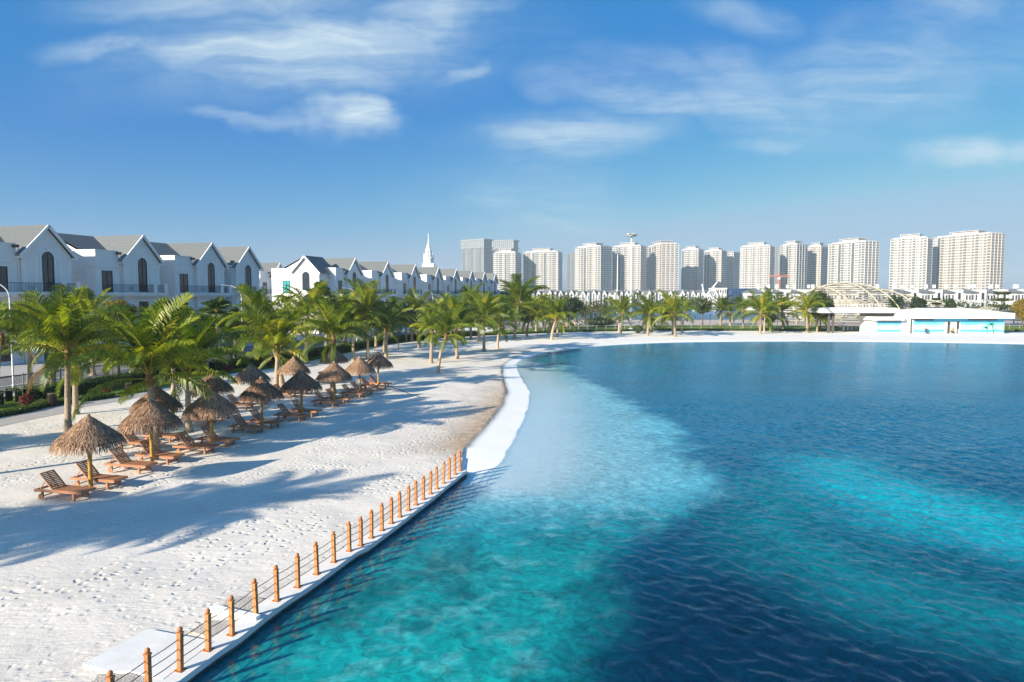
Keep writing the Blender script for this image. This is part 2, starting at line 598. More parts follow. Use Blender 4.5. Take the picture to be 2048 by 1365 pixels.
def poly_dist(X, Y, pts):
    """distance to a polyline"""
    A = arr(pts)
    best = np.full(X.shape, 1e9)
    for i in range(len(A) - 1):
        ax, ay = A[i]; bx, by = A[i + 1]
        dx, dy = bx - ax, by - ay
        l2 = dx * dx + dy * dy + 1e-12
        t = np.clip(((X - ax) * dx + (Y - ay) * dy) / l2, 0, 1)
        best = np.minimum(best, (X - ax - t * dx) ** 2 + (Y - ay - t * dy) ** 2)
    return np.sqrt(best)


def inside(X, Y, pts):
    A = arr(pts)
    r = np.zeros(X.shape, bool)
    j = len(A) - 1
    for i in range(len(A)):
        xi, yi = A[i]; xj, yj = A[j]
        c = ((yi > Y) != (yj > Y)) & (X < (xj - xi) * (Y - yi) / (yj - yi + 1e-12) + xi)
        r ^= c
        j = i
    return r


closing = [Vector((400, 6000, 0)), Vector((-6000, 6000, 0)), Vector((-6000, -600, 0)), Vector((wall_start.x, -600, 0))]
land_top = wall_s + berm + closing
land_wet = wall_s + shore + closing


def axis(segs):
    out = [segs[0][0]]
    for a, b, st in segs:
        n = max(1, int(round((b - a) / st)))
        out += list(np.linspace(a, b, n + 1)[1:])
    return np.array(out)


def grid_xy(xs, ys):
    X, Y = np.meshgrid(xs, ys)
    nx, ny = len(xs), len(ys)
    i = np.arange(nx * ny).reshape(ny, nx)
    Fq = np.stack([i[:-1, :-1].ravel(), i[:-1, 1:].ravel(), i[1:, 1:].ravel(), i[1:, :-1].ravel()], 1)
    return X.ravel(), Y.ravel(), Fq


edge_px = [(-130, 862), (-60, 848), (0, 836), (60, 825), (110, 813), (190, 802), (260, 790), (330, 775), (440, 750), (560, 735), (700, 705), (760, 692), (860, 679),
           (960, 672.5), (1040, 669), (1120, 666), (1220, 663.5), (1400, 662), (1650, 663), (1760, 664)]
edge = smooth_line([P(-420, 930, 0), P(-250, 890, 0)] + [P(u, v, 0) for u, v in edge_px] + [P(2120, 664, 0), P(2600, 664, 0)], 5)


BX0, BX1, BY0, BY1 = -75.0, 150.0, -40.0, 152.0


def land_height(X, Y):
    dW = poly_dist(X, Y, wall_s)
    dB = poly_dist(X, Y, berm)
    dS = poly_dist(X, Y, shore)
    inT = inside(X, Y, land_top)
    inW = inside(X, Y, land_wet)
    und = (fbm(X, Y, .22, 3, 3) - .5) * .10 + (fbm(X, Y, .9, 3, 8) - .5) * .035
    und *= sstep(150, 60, Y) * sstep(0.0, 1.2, np.minimum(dW, 9)) * sstep(2.0, 5.0, poly_dist(X, Y, edge))
    top = und + .03 * np.exp(-(dB / .7) ** 2)
    t = dB / (dB + dS + 1e-6)
    wob = (fbm(X, Y, .8, 3, 21) - .5) * .5
    slope = -0.035 * sstep(0, .06 + .05 * wob, t) + (WATER_Z + .035) * t
    bed = WATER_Z - .02 - np.minimum(.055 * dS + .0015 * dS * dS, 1.4)
    sw = (fbm(X, Y, .55, 4, 91) - .5) * .034 * np.exp(-(dS / 1.6) ** 2) * sstep(.3, 1.0, dB) * (dW > .8)
    z = np.where(inT, top, np.where(inW, slope, bed) + sw)
    nearwall = (~inT) & (~inW) & (dW < dS)
    z = np.where((~inT) & (dW < .25), np.minimum(z, -.9), z)
    z = np.where(nearwall, np.minimum(z, np.where(dS > 2.5, -1.2, z)), z)
    z = np.where(inT & (dW < .5), np.minimum(z, -.02), z)
    return z, inT, inW, dW, dB, dS


def beach_material():
    m, nt, b = newmat('white_sand')
    tc = N(nt, 'ShaderNodeTexCoord')
    Pn = tc.outputs['Object']
    st = N(nt, 'ShaderNodeAttribute', attribute_name='stain')
    ws = N(nt, 'ShaderNodeAttribute', attribute_name='washed')
    # colour: warm white sand with patches
    n1 = N(nt, 'ShaderNodeTexNoise', inp={'Scale': .35, 'Detail': 6.0, 'Roughness': .6})
    L(nt, Pn, n1.inputs['Vector'])
    n2 = N(nt, 'ShaderNodeTexNoise', inp={'Scale': 9.0, 'Detail': 5.0, 'Roughness': .7})
    L(nt, Pn, n2.inputs['Vector'])
    mixn = math_node(nt, 'ADD', math_node(nt, 'MULTIPLY', n1.outputs[0], .6), math_node(nt, 'MULTIPLY', n2.outputs[0], .4))
    rp = N(nt, 'ShaderNodeValToRGB')
    rp.color_ramp.elements[0].position, rp.color_ramp.elements[1].position = .3, .7
    rp.color_ramp.elements[0].color = (.60, .555, .50, 1)
    rp.color_ramp.elements[1].color = (.845, .785, .715, 1)
    L(nt, mixn, rp.inputs[0])
    mx = N(nt, 'ShaderNodeMix', data_type='RGBA')
    L(nt, ws.outputs['Fac'], mx.inputs[0]); L(nt, rp.outputs[0], mx.inputs[6]); mx.inputs[7].default_value = (.90, .89, .86, 1)
    n3 = N(nt, 'ShaderNodeTexNoise', inp={'Scale': 2.2, 'Detail': 6.0, 'Roughness': .7})
    L(nt, Pn, n3.inputs['Vector'])
    sf = math_node(nt, 'MULTIPLY', st.outputs['Fac'], math_node(nt, 'MULTIPLY_ADD', n3.outputs[0], 1.6, -.05), clamp=True)
    mx2 = N(nt, 'ShaderNodeMix', data_type='RGBA')
    L(nt, sf, mx2.inputs[0]); L(nt, mx.outputs[2], mx2.inputs[6]); mx2.inputs[7].default_value = (.36, .235, .13, 1)
    L(nt, mx2.outputs[2], b.inputs['Base Color'])
    b.inputs['Roughness'].default_value = .9
    b.inputs['Specular IOR Level'].default_value = .12
    # footprints (dips), raked streaks, fine grain
    wv = N(nt, 'ShaderNodeTexNoise', inp={'Scale': 2.0, 'Detail': 2.0})
    L(nt, Pn, wv.inputs['Vector'])
    wsub = N(nt, 'ShaderNodeVectorMath', operation='SCALE'); wsub.inputs['Scale'].default_value = .35
    L(nt, wv.outputs['Color'], wsub.inputs[0])
    wadd = N(nt, 'ShaderNodeVectorMath', operation='ADD')
    L(nt, Pn, wadd.inputs[0]); L(nt, wsub.outputs[0], wadd.inputs[1])
    vo = N(nt, 'ShaderNodeTexVoronoi', feature='F1', voronoi_dimensions='2D', inp={'Scale': 4.0, 'Randomness': 1.0})
    L(nt, wadd.outputs[0], vo.inputs['Vector'])
    dip = N(nt, 'ShaderNodeMapRange', interpolation_type='SMOOTHSTEP', inp={1: .02, 2: .42, 3: 0.0, 4: 1.0})
    L(nt, vo.outputs['Distance'], dip.inputs[0])
    mk = N(nt, 'ShaderNodeTexNoise', inp={'Scale': .32, 'Detail': 4.0})
    L(nt, Pn, mk.inputs['Vector'])
    mkr = N(nt, 'ShaderNodeMapRange', inp={1: .42, 2: .60, 3: .06, 4: 1.0})
    L(nt, mk.outputs[0], mkr.inputs[0])
    vs = N(nt, 'ShaderNodeSeparateColor'); L(nt, vo.outputs['Color'], vs.inputs[0])
    keep = math_node(nt, 'GREATER_THAN', vs.outputs[0], .52)
    dipv = math_node(nt, 'SUBTRACT', 1.0, math_node(nt, 'MULTIPLY', math_node(nt, 'SUBTRACT', 1.0, dip.outputs[0]), keep))
    h1 = math_node(nt, 'MULTIPLY', dipv, math_node(nt, 'MULTIPLY', mkr.outputs[0], .048))
    mps = N(nt, 'ShaderNodeMapping'); mps.inputs['Rotation'].default_value = (0, 0, R(-28)); mps.inputs['Scale'].default_value = (1.0, 5.0, 1)
    L(nt, wadd.outputs[0], mps.inputs[0])
    n5 = N(nt, 'ShaderNodeTexNoise', inp={'Scale': 1.6, 'Detail': 5.0, 'Roughness': .6})
    L(nt, mps.outputs[0], n5.inputs['Vector'])
    h2 = math_node(nt, 'MULTIPLY', n5.outputs[0], .032)
    n6 = N(nt, 'ShaderNodeTexNoise', inp={'Scale': 11.0, 'Detail': 5.0, 'Roughness': .65})
    L(nt, Pn, n6.inputs['Vector'])
    h3 = math_node(nt, 'MULTIPLY', n6.outputs[0], .016)
    h = math_node(nt, 'ADD', math_node(nt, 'ADD', h1, h2), h3)
    h = math_node(nt, 'MULTIPLY', h, math_node(nt, 'SUBTRACT', 1.0, math_node(nt, 'MULTIPLY', ws.outputs['Fac'], .85)))
    bp = N(nt, 'ShaderNodeBump', inp={'Strength': .66, 'Distance': 1.0})
    L(nt, h, bp.inputs['Height'])
    L(nt, bp.outputs[0], b.inputs['Normal'])
    return m


def attr(me, name, vals):
    a = me.attributes.new(name, 'FLOAT', 'POINT')
    a.data.foreach_set('value', np.asarray(vals, np.float32))


def build_beach():
    xs = axis([(BX0, -30, 1.5), (-30, -8, .3), (-8, 4, .1), (4, 30, .4), (30, BX1, 2.0)])
    ys = axis([(BY0, 8, 1.5), (8, 34, .13), (34, 75, .3), (75, 116, .45), (116, BY1, 2.0)])
    X, Y, Fq = grid_xy(xs, ys)
    z, inT, inW, dW, dB, dS = land_height(X, Y)
    me = np_mesh('beach', np.stack([X, Y, z], 1), Fq, beach_material())
    # brown silt on the shelf near the small scarp, strongest towards the wall end
    along = sstep(62, 40, Y) * sstep(22, 28, Y)
    st = np.where(inT, (.80 * np.exp(-(dB / 2.3) ** 2) * along + .22 * np.exp(-(dB / 1.0) ** 2) * sstep(90, 55, Y)), 0)
    line = np.exp(-(dB / .16) ** 2) * sstep(72, 50, Y) * (.35 + .9 * fbm(X, Y, .35, 3, 31))
    st = np.clip(st + line * np.where(inW, 1.1, .6), 0, 1)
    attr(me, 'stain', st * (dW > .1))
    attr(me, 'washed', np.clip(np.where(~inT, 1.0, 0.0) * sstep(0.0, .45, dB) * .95 + np.where(inT, .5 * sstep(80, 100, Y), 0), 0, 1))
    o = link('beach', me)
    tag(o, 'white sand beach sloping down to the lake', kind='structure')
    # flat land beyond, in four sheets round the beach sheet
    W = 3200
    for (x0, x1, y0, y1) in ((-W, BX0, -W, W), (BX1, W, -W, W), (BX0, BX1, BY1, W), (BX0, BX1, -W, BY0)):
        b = MB(); b.quad((x0, y0, 0), (x1, y0, 0), (x1, y1, 0), (x0, y1, 0))
        tag(b.obj('ground', M['farland']), kind='structure')


build_beach()


# ---------------------------------------------------------------- the lake
def water_material():
    m = bpy.data.materials.new('lake_water'); m.use_nodes = True
    nt = m.node_tree; nt.nodes.clear()
    out = N(nt, 'ShaderNodeOutputMaterial')
    tc = N(nt, 'ShaderNodeTexCoord'); Pn = tc.outputs['Object']
    colr = N(nt, 'ShaderNodeAttribute', attribute_name='body')
    opq = N(nt, 'ShaderNodeAttribute', attribute_name='opaque')
    calm = N(nt, 'ShaderNodeAttribute', attribute_name='calm')

    def waves(rot, sx, sy, sc, det, ridged, dist=.6):
        mp = N(nt, 'ShaderNodeMapping')
        mp.inputs['Rotation'].default_value = (0, 0, R(rot)); mp.inputs['Scale'].default_value = (sx, sy, 1)
        L(nt, Pn, mp.inputs[0])
        n = N(nt, 'ShaderNodeTexNoise', inp={'Scale': sc, 'Detail': det, 'Roughness': .5, 'Distortion': dist})
        L(nt, mp.outputs[0], n.inputs['Vector'])
        if not ridged:
            return n.outputs[0]
        a = math_node(nt, 'ABSOLUTE', math_node(nt, 'MULTIPLY', math_node(nt, 'SUBTRACT', n.outputs[0], .5), 2.0))
        return math_node(nt, 'SUBTRACT', 1.0, a)
    # crests run along (0.5,-0.87): rotate so that local x is across the crests
    w1 = waves(-30, 1.0, .40, 1.45, 3.0, True, 1.0)
    w2 = waves(-46, 1.0, .50, 2.9, 3.0, True, 1.0)
    w3 = waves(-12, 1.0, .55, 4.2, 3.0, False, .8)
    w4 = waves(25, 1.0, .7, 9.0, 3.0, False, .6)
    h = math_node(nt, 'ADD', math_node(nt, 'MULTIPLY', w1, .052), math_node(nt, 'MULTIPLY', w2, .022))
    rl = N(nt, 'ShaderNodeAttribute', attribute_name='relief')
    h = math_node(nt, 'MULTIPLY', h, math_node(nt, 'SUBTRACT', 1.0, rl.outputs['Fac']))
    h = math_node(nt, 'ADD', h, math_node(nt, 'MULTIPLY', w3, .017))
    h = math_node(nt, 'ADD', h, math_node(nt, 'MULTIPLY', w4, .006))
    # gusts: patches of rougher and smoother water
    gz = N(nt, 'ShaderNodeTexNoise', inp={'Scale': .11, 'Detail': 3.0})
    L(nt, Pn, gz.inputs['Vector'])
    gr = N(nt, 'ShaderNodeMapRange', inp={1: .35, 2: .65, 3: .55, 4: 1.15})
    L(nt, gz.outputs[0], gr.inputs[0])
    h = math_node(nt, 'MULTIPLY', h, math_node(nt, 'MULTIPLY', gr.outputs[0], math_node(nt, 'SUBTRACT', 1.0, calm.outputs['Fac'])))
    bp = N(nt, 'ShaderNodeBump', inp={'Strength': 1.0, 'Distance': 1.0})
    L(nt, h, bp.inputs['Height'])
    bp2 = N(nt, 'ShaderNodeBump', inp={'Strength': .9, 'Distance': 1.0})
    L(nt, h, bp2.inputs['Height'])
    body = N(nt, 'ShaderNodeBsdfDiffuse')
    L(nt, caustic_mottle(nt, colr.outputs['Color'], Pn), body.inputs[0]); L(nt, bp2.outputs[0], body.inputs['Normal'])
    tr = N(nt, 'ShaderNodeBsdfTransparent'); tr.inputs[0].default_value = (.86, .96, .97, 1)
    m1 = N(nt, 'ShaderNodeMixShader')
    L(nt, opq.outputs['Fac'], m1.inputs[0]); L(nt, tr.outputs[0], m1.inputs[1]); L(nt, body.outputs[0], m1.inputs[2])
    gl = N(nt, 'ShaderNodeBsdfGlossy', inp={'Roughness': .10, 'Color': (.66, .86, 1, 1)})
    L(nt, bp.outputs[0], gl.inputs['Normal'])
    fr = N(nt, 'ShaderNodeFresnel', inp={'IOR': 1.33})
    L(nt, bp.outputs[0], fr.inputs['Normal'])
    m2 = N(nt, 'ShaderNodeMixShader')
    L(nt, math_node(nt, 'MINIMUM', fr.outputs[0], .33), m2.inputs[0]); L(nt, m1.outputs[0], m2.inputs[1]); L(nt, gl.outputs[0], m2.inputs[2])
    L(nt, m2.outputs[0], out.inputs[0])
    return m


def caustic_mottle(nt, col, Pn):
    # light-dark noise painted into the water colour in place of caustic light
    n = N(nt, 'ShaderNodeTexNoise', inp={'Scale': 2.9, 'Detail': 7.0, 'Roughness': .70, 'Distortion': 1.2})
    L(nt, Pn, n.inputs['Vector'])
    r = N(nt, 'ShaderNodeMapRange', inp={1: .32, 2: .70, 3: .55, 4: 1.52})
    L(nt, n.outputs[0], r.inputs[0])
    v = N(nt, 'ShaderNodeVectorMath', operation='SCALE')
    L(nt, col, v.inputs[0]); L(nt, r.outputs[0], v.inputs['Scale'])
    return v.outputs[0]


def wpoly(pxs):
    return [P(u, v, WATER_Z) for u, v in pxs]


def build_water():
    xs = axis([(-14, -8, .3), (-8, 26, .085), (26, 44, .15), (44, 70, .5), (70, BX1 - .2, 2.5)])
    ys = axis([(-38, 8, 1.0), (8, 24, .075), (24, 50, .13), (50, 70, .25), (70, 112, .5)])
    X, Y, Fq = grid_xy(xs, ys)
    inT = inside(X, Y, land_top)
    dW = poly_dist(X, Y, wall_s); dS = poly_dist(X, Y, shore)
    keep = ~(inT[Fq].all(1) & (dW[Fq].min(1) > .3))
    Fq = Fq[keep]
    # warp the notes' outlines so that no edge of the bed is ruled
    wx = (fbm(X, Y, .16, 4, 41) - .5) * 5.0 + (fbm(X, Y, .9, 4, 45, .65) - .5) * 2.6
    wy = (fbm(X, Y, .16, 4, 51) - .5) * 5.0 + (fbm(X, Y, .9, 4, 55, .65) - .5) * 2.6
    k = sstep(8, 40, Y) * .75 + .25
    Xw, Yw = X + wx * k, Y + wy * k

    def soft(pxs, width):
        p = wpoly(pxs)
        d = poly_dist(Xw, Yw, p + [p[0]])
        s = np.where(inside(Xw, Yw, p), d, -d)
        return sstep(-width, width, s)
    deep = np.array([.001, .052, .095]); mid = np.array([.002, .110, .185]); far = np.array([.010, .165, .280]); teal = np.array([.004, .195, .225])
    turq = np.array([.004, .31, .38]); green = np.array([.006, .25, .245]); pale = np.array([.30, .55, .60]); white = np.array([.66, .74, .76])
    night = np.array([.0005, .012, .032])

    def mix(c, c2, a):
        return c * (1 - a[:, None]) + c2 * a[:, None]
    C = np.tile(deep, (len(X), 1))
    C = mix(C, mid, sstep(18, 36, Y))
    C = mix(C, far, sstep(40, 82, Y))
    # darkest bed, close on the right
    C = mix(C, night, soft([(1150, 1400), (1165, 1240), (1260, 1170), (1500, 1130), (1800, 1270), (2300, 1420), (2300, 1600), (1150, 1600)], 2.2) * .8)
    C = mix(C, teal, soft([(1470, 950), (1540, 955), (1640, 1075), (1800, 1160), (2100, 1240), (2300, 1340), (2100, 1330), (1760, 1235), (1560, 1140), (1480, 1050)], 2.4) * .85)
    C = mix(C, turq, soft([(1560, 905), (1680, 905), (1800, 945), (2000, 1000), (2300, 1050), (2300, 1190), (2050, 1140), (1850, 1090), (1720, 1040), (1620, 980)], 2.6) * .95)
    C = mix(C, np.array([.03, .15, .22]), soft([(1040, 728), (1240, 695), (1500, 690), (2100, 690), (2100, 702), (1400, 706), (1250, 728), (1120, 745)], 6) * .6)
    # the sandy shelf: pale by the shore, turquoise outwards, green over weed close to the wall
    shelf = [(1030, 722), (1110, 735), (1160, 762), (1215, 785), (1290, 815), (1345, 870), (1385, 930), (1392, 985), (1340, 1030), (1260, 1068), (1200, 1105), (1185, 1180),
             (1170, 1250), (1150, 1330), (1130, 1500), (100, 1700), (600, 1200), (930, 950)]
    a = soft(shelf, 1.3)
    S = np.tile(turq * .92, (len(X), 1))
    S = mix(S, np.array([.05, .38, .47]), sstep(19, 8, dS) * .9 * sstep(19, 27, Y))
    S = mix(S, pale, sstep(11.5, 2.0, dS) * .85 * sstep(19, 27, Y))
    S = mix(S, white, sstep(4.5, .3, dS) * .9)
    gy = sstep(23.5, 18.0, Yw)
    S = mix(S, green, gy * .9)
    S = mix(S, np.array([.006, .30, .295]), soft([(560, 1365), (700, 1280), (900, 1260), (1090, 1290), (1120, 1400), (600, 1500)], .8) * .8)
    # weed and silt mottling on the shelf; pale flecks paint in caustic light
    mot = fbm(X, Y, .55, 5, 61, .62)
    mot2 = fbm(X * .8 + Y * .6, Y * .8 - X * .6, 1.7, 4, 71, .6)
    S = S * (1 - (sstep(.46, .68, mot) * .45 * sstep(4, 9, dS))[:, None])
    S = mix(S, np.array([.30, .58, .60]), sstep(.55, .75, mot2) * .34 * sstep(1, 4, dS) * sstep(34, 22, dS) * (1 - .55 * gy))
    S = mix(S, np.array([.004, .07, .085]), sstep(2.0, .2, dW) * .35 * (Y < 26))  # dark strip painted along the wall for its shadow and reflection
    C = mix(C, S, a)
    C = C * (0.88 + .24 * fbm(X, Y, .3, 4, 81))[:, None]
    opa = np.clip(sstep(-.1, 5.5, dS) * .75 + sstep(3, 8, dS) * .25, 0, 1)
    opa = np.where(Y > 66, np.maximum(opa, sstep(-.1, 2.0, dS)), opa)
    opa = np.where((dW < dS) & (Y < 25.5), np.maximum(opa, .9), opa)
    calm = .50 * sstep(11, 2, dS) + .30 * sstep(60, 80, Y) * sstep(26, 6, dS)
    calm = np.maximum(calm, .42 * a * sstep(1.5, 4, dS))
    calm = np.where(dW < 1.2, np.maximum(calm, .45), calm)
    # wind waves as real relief out to about fifty metres; beyond, the surface's own bump
    geo = sstep(54, 42, Y) * sstep(50, 40, np.abs(X))
    def comp(rot, lx, ly, seed, ridged=True):
        c, s = math.cos(R(rot)), math.sin(R(rot))
        wq = (fbm(X, Y, .45, 3, seed) - .5) * 1.3
        U = (X * c + Y * s + wq) / lx; V = (-X * s + Y * c + wq * .6) / ly
        n = vnoise(U, V, seed + 3) * .75 + vnoise(U * 2.1 + 5, V * 2.1, seed + 4) * .25
        return (1 - np.abs(2 * n - 1)) ** 1.4 if ridged else n
    Hh = .062 * comp(30, .24, .58, 101) + .030 * comp(54, .18, .42, 111) + .040 * comp(12, .60, 1.3, 121, False) + .018 * comp(-25, .20, .36, 131, False)
    Hh = (Hh - .08) * (.65 + .6 * fbm(X, Y, .12, 3, 141)) * (1 - .55 * np.clip(a, 0, 1)) * sstep(.0, 5.0, np.minimum(dS, 9)) * np.where(dW < .6, .5, 1)
    me = np_mesh('lake', np.stack([X, Y, WATER_Z + Hh * geo], 1), Fq, water_material())
    attr(me, 'relief', geo)
    ca = me.attributes.new('body', 'FLOAT_COLOR', 'POINT')
    ca.data.foreach_set('color', np.concatenate([C, np.ones((len(C), 1))], 1).astype(np.float32).ravel())
    attr(me, 'opaque', opa)
    attr(me, 'calm', np.clip(calm, 0, .8))
    tag(link('lake', me), 'clear turquoise and deep blue lake water', kind='structure')


build_water()


# ---------------------------------------------------------------- strips behind the sand
def lerp_keys(keys, x):
    for (a, va), (b, vb) in zip(keys, keys[1:]):
        if x <= b:
            t = max(0.0, (x - a) / (b - a))
            return va + (vb - va) * t
    return keys[-1][1]


EU = [min(1, i / (len(edge) - 1)) for i in range(len(edge))]


def px_u(p):
    return 1024 + F * p.x / max(p.y, .1)


def strip(name, mat, d0, d1, z, u0=-9999, u1=9999, line=None, label=None, nseg=1):
    ln = line or edge
    A, Bq = [], []
    b = MB()
    f0 = d0 if callable(d0) else (lambda u: d0)
    f1 = d1 if callable(d1) else (lambda u: d1)
    pts = [p for p in ln if u0 <= px_u(p) <= u1]
    la, lb = [], []
    for i, p in enumerate(pts):
        t = (pts[min(i + 1, len(pts) - 1)] - pts[max(i - 1, 0)]); t.z = 0; t.normalize()
        nrm = Vector((-t.y, t.x, 0))
        u = px_u(p)
        la.append(p + nrm * f0(u) + Vector((0, 0, z))); lb.append(p + nrm * f1(u) + Vector((0, 0, z)))
    for i in range(len(la) - 1):
        b.quad(la[i], la[i + 1], lb[i + 1], lb[i])
    # join the shared corners
    return tag(b.obj(name, mat), label, kind='structure')


strip('path', M['path'], lambda u: lerp_keys([(-900, -2.6), (60, -2.3), (300, -1.3), (460, -.35)], u), .02, .012, u1=470)
lawn_d = lambda u: lerp_keys([(-900, 5.0), (300, 4.6), (600, 3.0), (760, 1.9), (960, 2.5), (1080, 14), (1250, 22), (1700, 26), (3000, 26)], u)
strip('lawn', M['lawn'], 0.0, lawn_d, .055)
road_a = lambda u: lerp_keys([(-900, 9), (760, 7.5), (900, 6)], u)
road_b = lambda u: lerp_keys([(-900, 19), (900, 16)], u)
strip('verge', M['lawn'], lawn_d, lambda u: road_a(u) - 1.8, .050, u1=960)
strip('pavement', M['path'], lambda u: road_a(u) - 1.8, road_a, .10, u1=960)
strip('road', M['asphalt'], road_a, road_b, .03, u1=960)
strip('road_marking', M['line'], lambda u: (road_a(u) + road_b(u)) / 2 - .07, lambda u: (road_a(u) + road_b(u)) / 2 + .07, .036, u1=960)
strip('pavement', M['path'], road_b, lambda u: road_b(u) + 11, .12, u1=960)
b = MB()
for d in (road_a, road_b):
    pass
# plaza and the second, salt-water lake behind it
b.quad((-4, 139, .02), (140, 156, .02), (140, 200, .02), (-4, 200, .02))
tag(b.obj('plaza', M['plaza']), 'broad pinkish paved plaza behind the beach', kind='structure')
b = MB(); b.quad((14, 205, .06), (360, 170, .06), (420, 440, .06), (14, 440, .06))


def far_water():
    m, nt, p = newmat('far_lake_water')
    p.inputs['Base Color'].default_value = (.02, .11, .24, 1)
    p.inputs['Specular IOR Level'].default_value = .15
    p.inputs['Roughness'].default_value = .3
    tc = N(nt, 'ShaderNodeTexCoord')
    n = N(nt, 'ShaderNodeTexNoise', inp={'Scale': 1.2, 'Detail': 4.0})
    L(nt, tc.outputs['Object'], n.inputs['Vector'])
    bp = N(nt, 'ShaderNodeBump', inp={'Strength': .6, 'Distance': .12})
    L(nt, n.outputs[0], bp.inputs['Height']); L(nt, bp.outputs[0], p.inputs['Normal'])
    return m


tag(b.obj('far_lake', far_water()), 'second blue lake beyond the plaza', kind='structure')
# ================================================================ sea wall and rope fence
out_line = offset_line(wall_s, .24)
in_line = offset_line(wall_s, -.28)
wall_t = thing('sea_wall', 'low pale concrete sea wall with flat coping along the lake edge', 'sea wall', wall_line[len(wall_line) // 2])
wo = wall_t.location


def wall_parts():
    b, c = MB(), MB()
    hi = 0.05
    for i in range(len(wall_s) - 1):
        o0, o1, i0, i1 = out_line[i], out_line[i + 1], in_line[i], in_line[i + 1]
        Z = lambda p, z: (p.x - wo.x, p.y - wo.y, z - wo.z)
        b.quad(Z(o0, hi), Z(o1, hi), Z(i1, hi), Z(i0, hi))
        b.quad(Z(o0, -.07), Z(o1, -.07), Z(o1, hi), Z(o0, hi))
        b.quad(Z(i1, -.3), Z(i0, -.3), Z(i0, hi), Z(i1, hi))
    fo = offset_line(wall_s, .19)
    for i in range(len(wall_s) - 1):
        o0, o1 = fo[i], fo[i + 1]
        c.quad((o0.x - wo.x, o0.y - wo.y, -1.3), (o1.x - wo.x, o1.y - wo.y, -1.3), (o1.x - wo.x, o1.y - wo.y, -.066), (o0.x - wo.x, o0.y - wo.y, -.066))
        u0, u1 = out_line[i], out_line[i + 1]
        c.quad((o0.x - wo.x, o0.y - wo.y, -.071), (o1.x - wo.x, o1.y - wo.y, -.071), (u1.x - wo.x, u1.y - wo.y, -.071), (u0.x - wo.x, u0.y - wo.y, -.071))
    e = wall_s[-1]; o0, i0 = out_line[-1], in_line[-1]
    b.quad((o0.x - wo.x, o0.y - wo.y, -.8), (i0.x - wo.x, i0.y - wo.y, -.8), (i0.x - wo.x, i0.y - wo.y, hi), (o0.x - wo.x, o0.y - wo.y, hi))
    b.obj('coping', M['concrete'], wall_t)
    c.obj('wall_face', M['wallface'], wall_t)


wall_parts()
fence_t = thing('rope_fence', 'orange posts with ball tops and three steel cables on the sea wall', 'fence', posts[len(posts) // 2])
fo_ = fence_t.location
POST_H = .80
b = MB()
w = .042
b.box(-w, w, -w, w, .006, POST_H - .10)
b.box(-.052, .052, -.052, .052, POST_H - .10, POST_H - .075)
post_me = b.mesh('post', M['post'])
b = MB()
b.lathe([(.02, 0), (.03, .012), (.046, .035), (.050, .058), (.042, .085), (.022, .103), (.004, .108)], 12)
ball_me = b.mesh('ball_cap', M['post'], True)
b = MB(); b.box(-.085, .085, -.085, .085, 0, .008)
for sx in (-1, 1):
    for sy in (-1, 1):
        b.lathe([(.012, .008), (.012, .022), (.006, .024)], 6, (sx * .065, sy * .065, 0))
plate_me = b.mesh('base_plate', M['rust'])
posts_all = posts
for i, p in enumerate(posts_all):
    t = posts_all[min(i + 1, len(posts_all) - 1)] - posts_all[max(i - 1, 0)]
    q = link('post', post_me, fence_t, p - fo_ + Vector((0, 0, .0)), math.atan2(t.y, t.x) + rnd.uniform(-.05, .05))
    q.rotation_euler[0] = rnd.uniform(-.025, .025); q.rotation_euler[1] = rnd.uniform(-.025, .025)
    link('ball_cap', ball_me, q, (0, 0, POST_H - .08))
    link('base_plate', plate_me, q, (0, 0, .001))
for z in (.23, .42, .60):
    b = MB()
    pts = []
    for i, p in enumerate(posts_all):
        pts.append(p - fo_ + Vector((0, 0, z)))
        if i + 1 < len(posts_all):
            n = posts_all[i + 1]
            pts.append((p + n) / 2 - fo_ + Vector((0, 0, z - .014)))
    b.tube(pts, .0085, 6)
    b.obj('cable', M['wire'], fence_t)
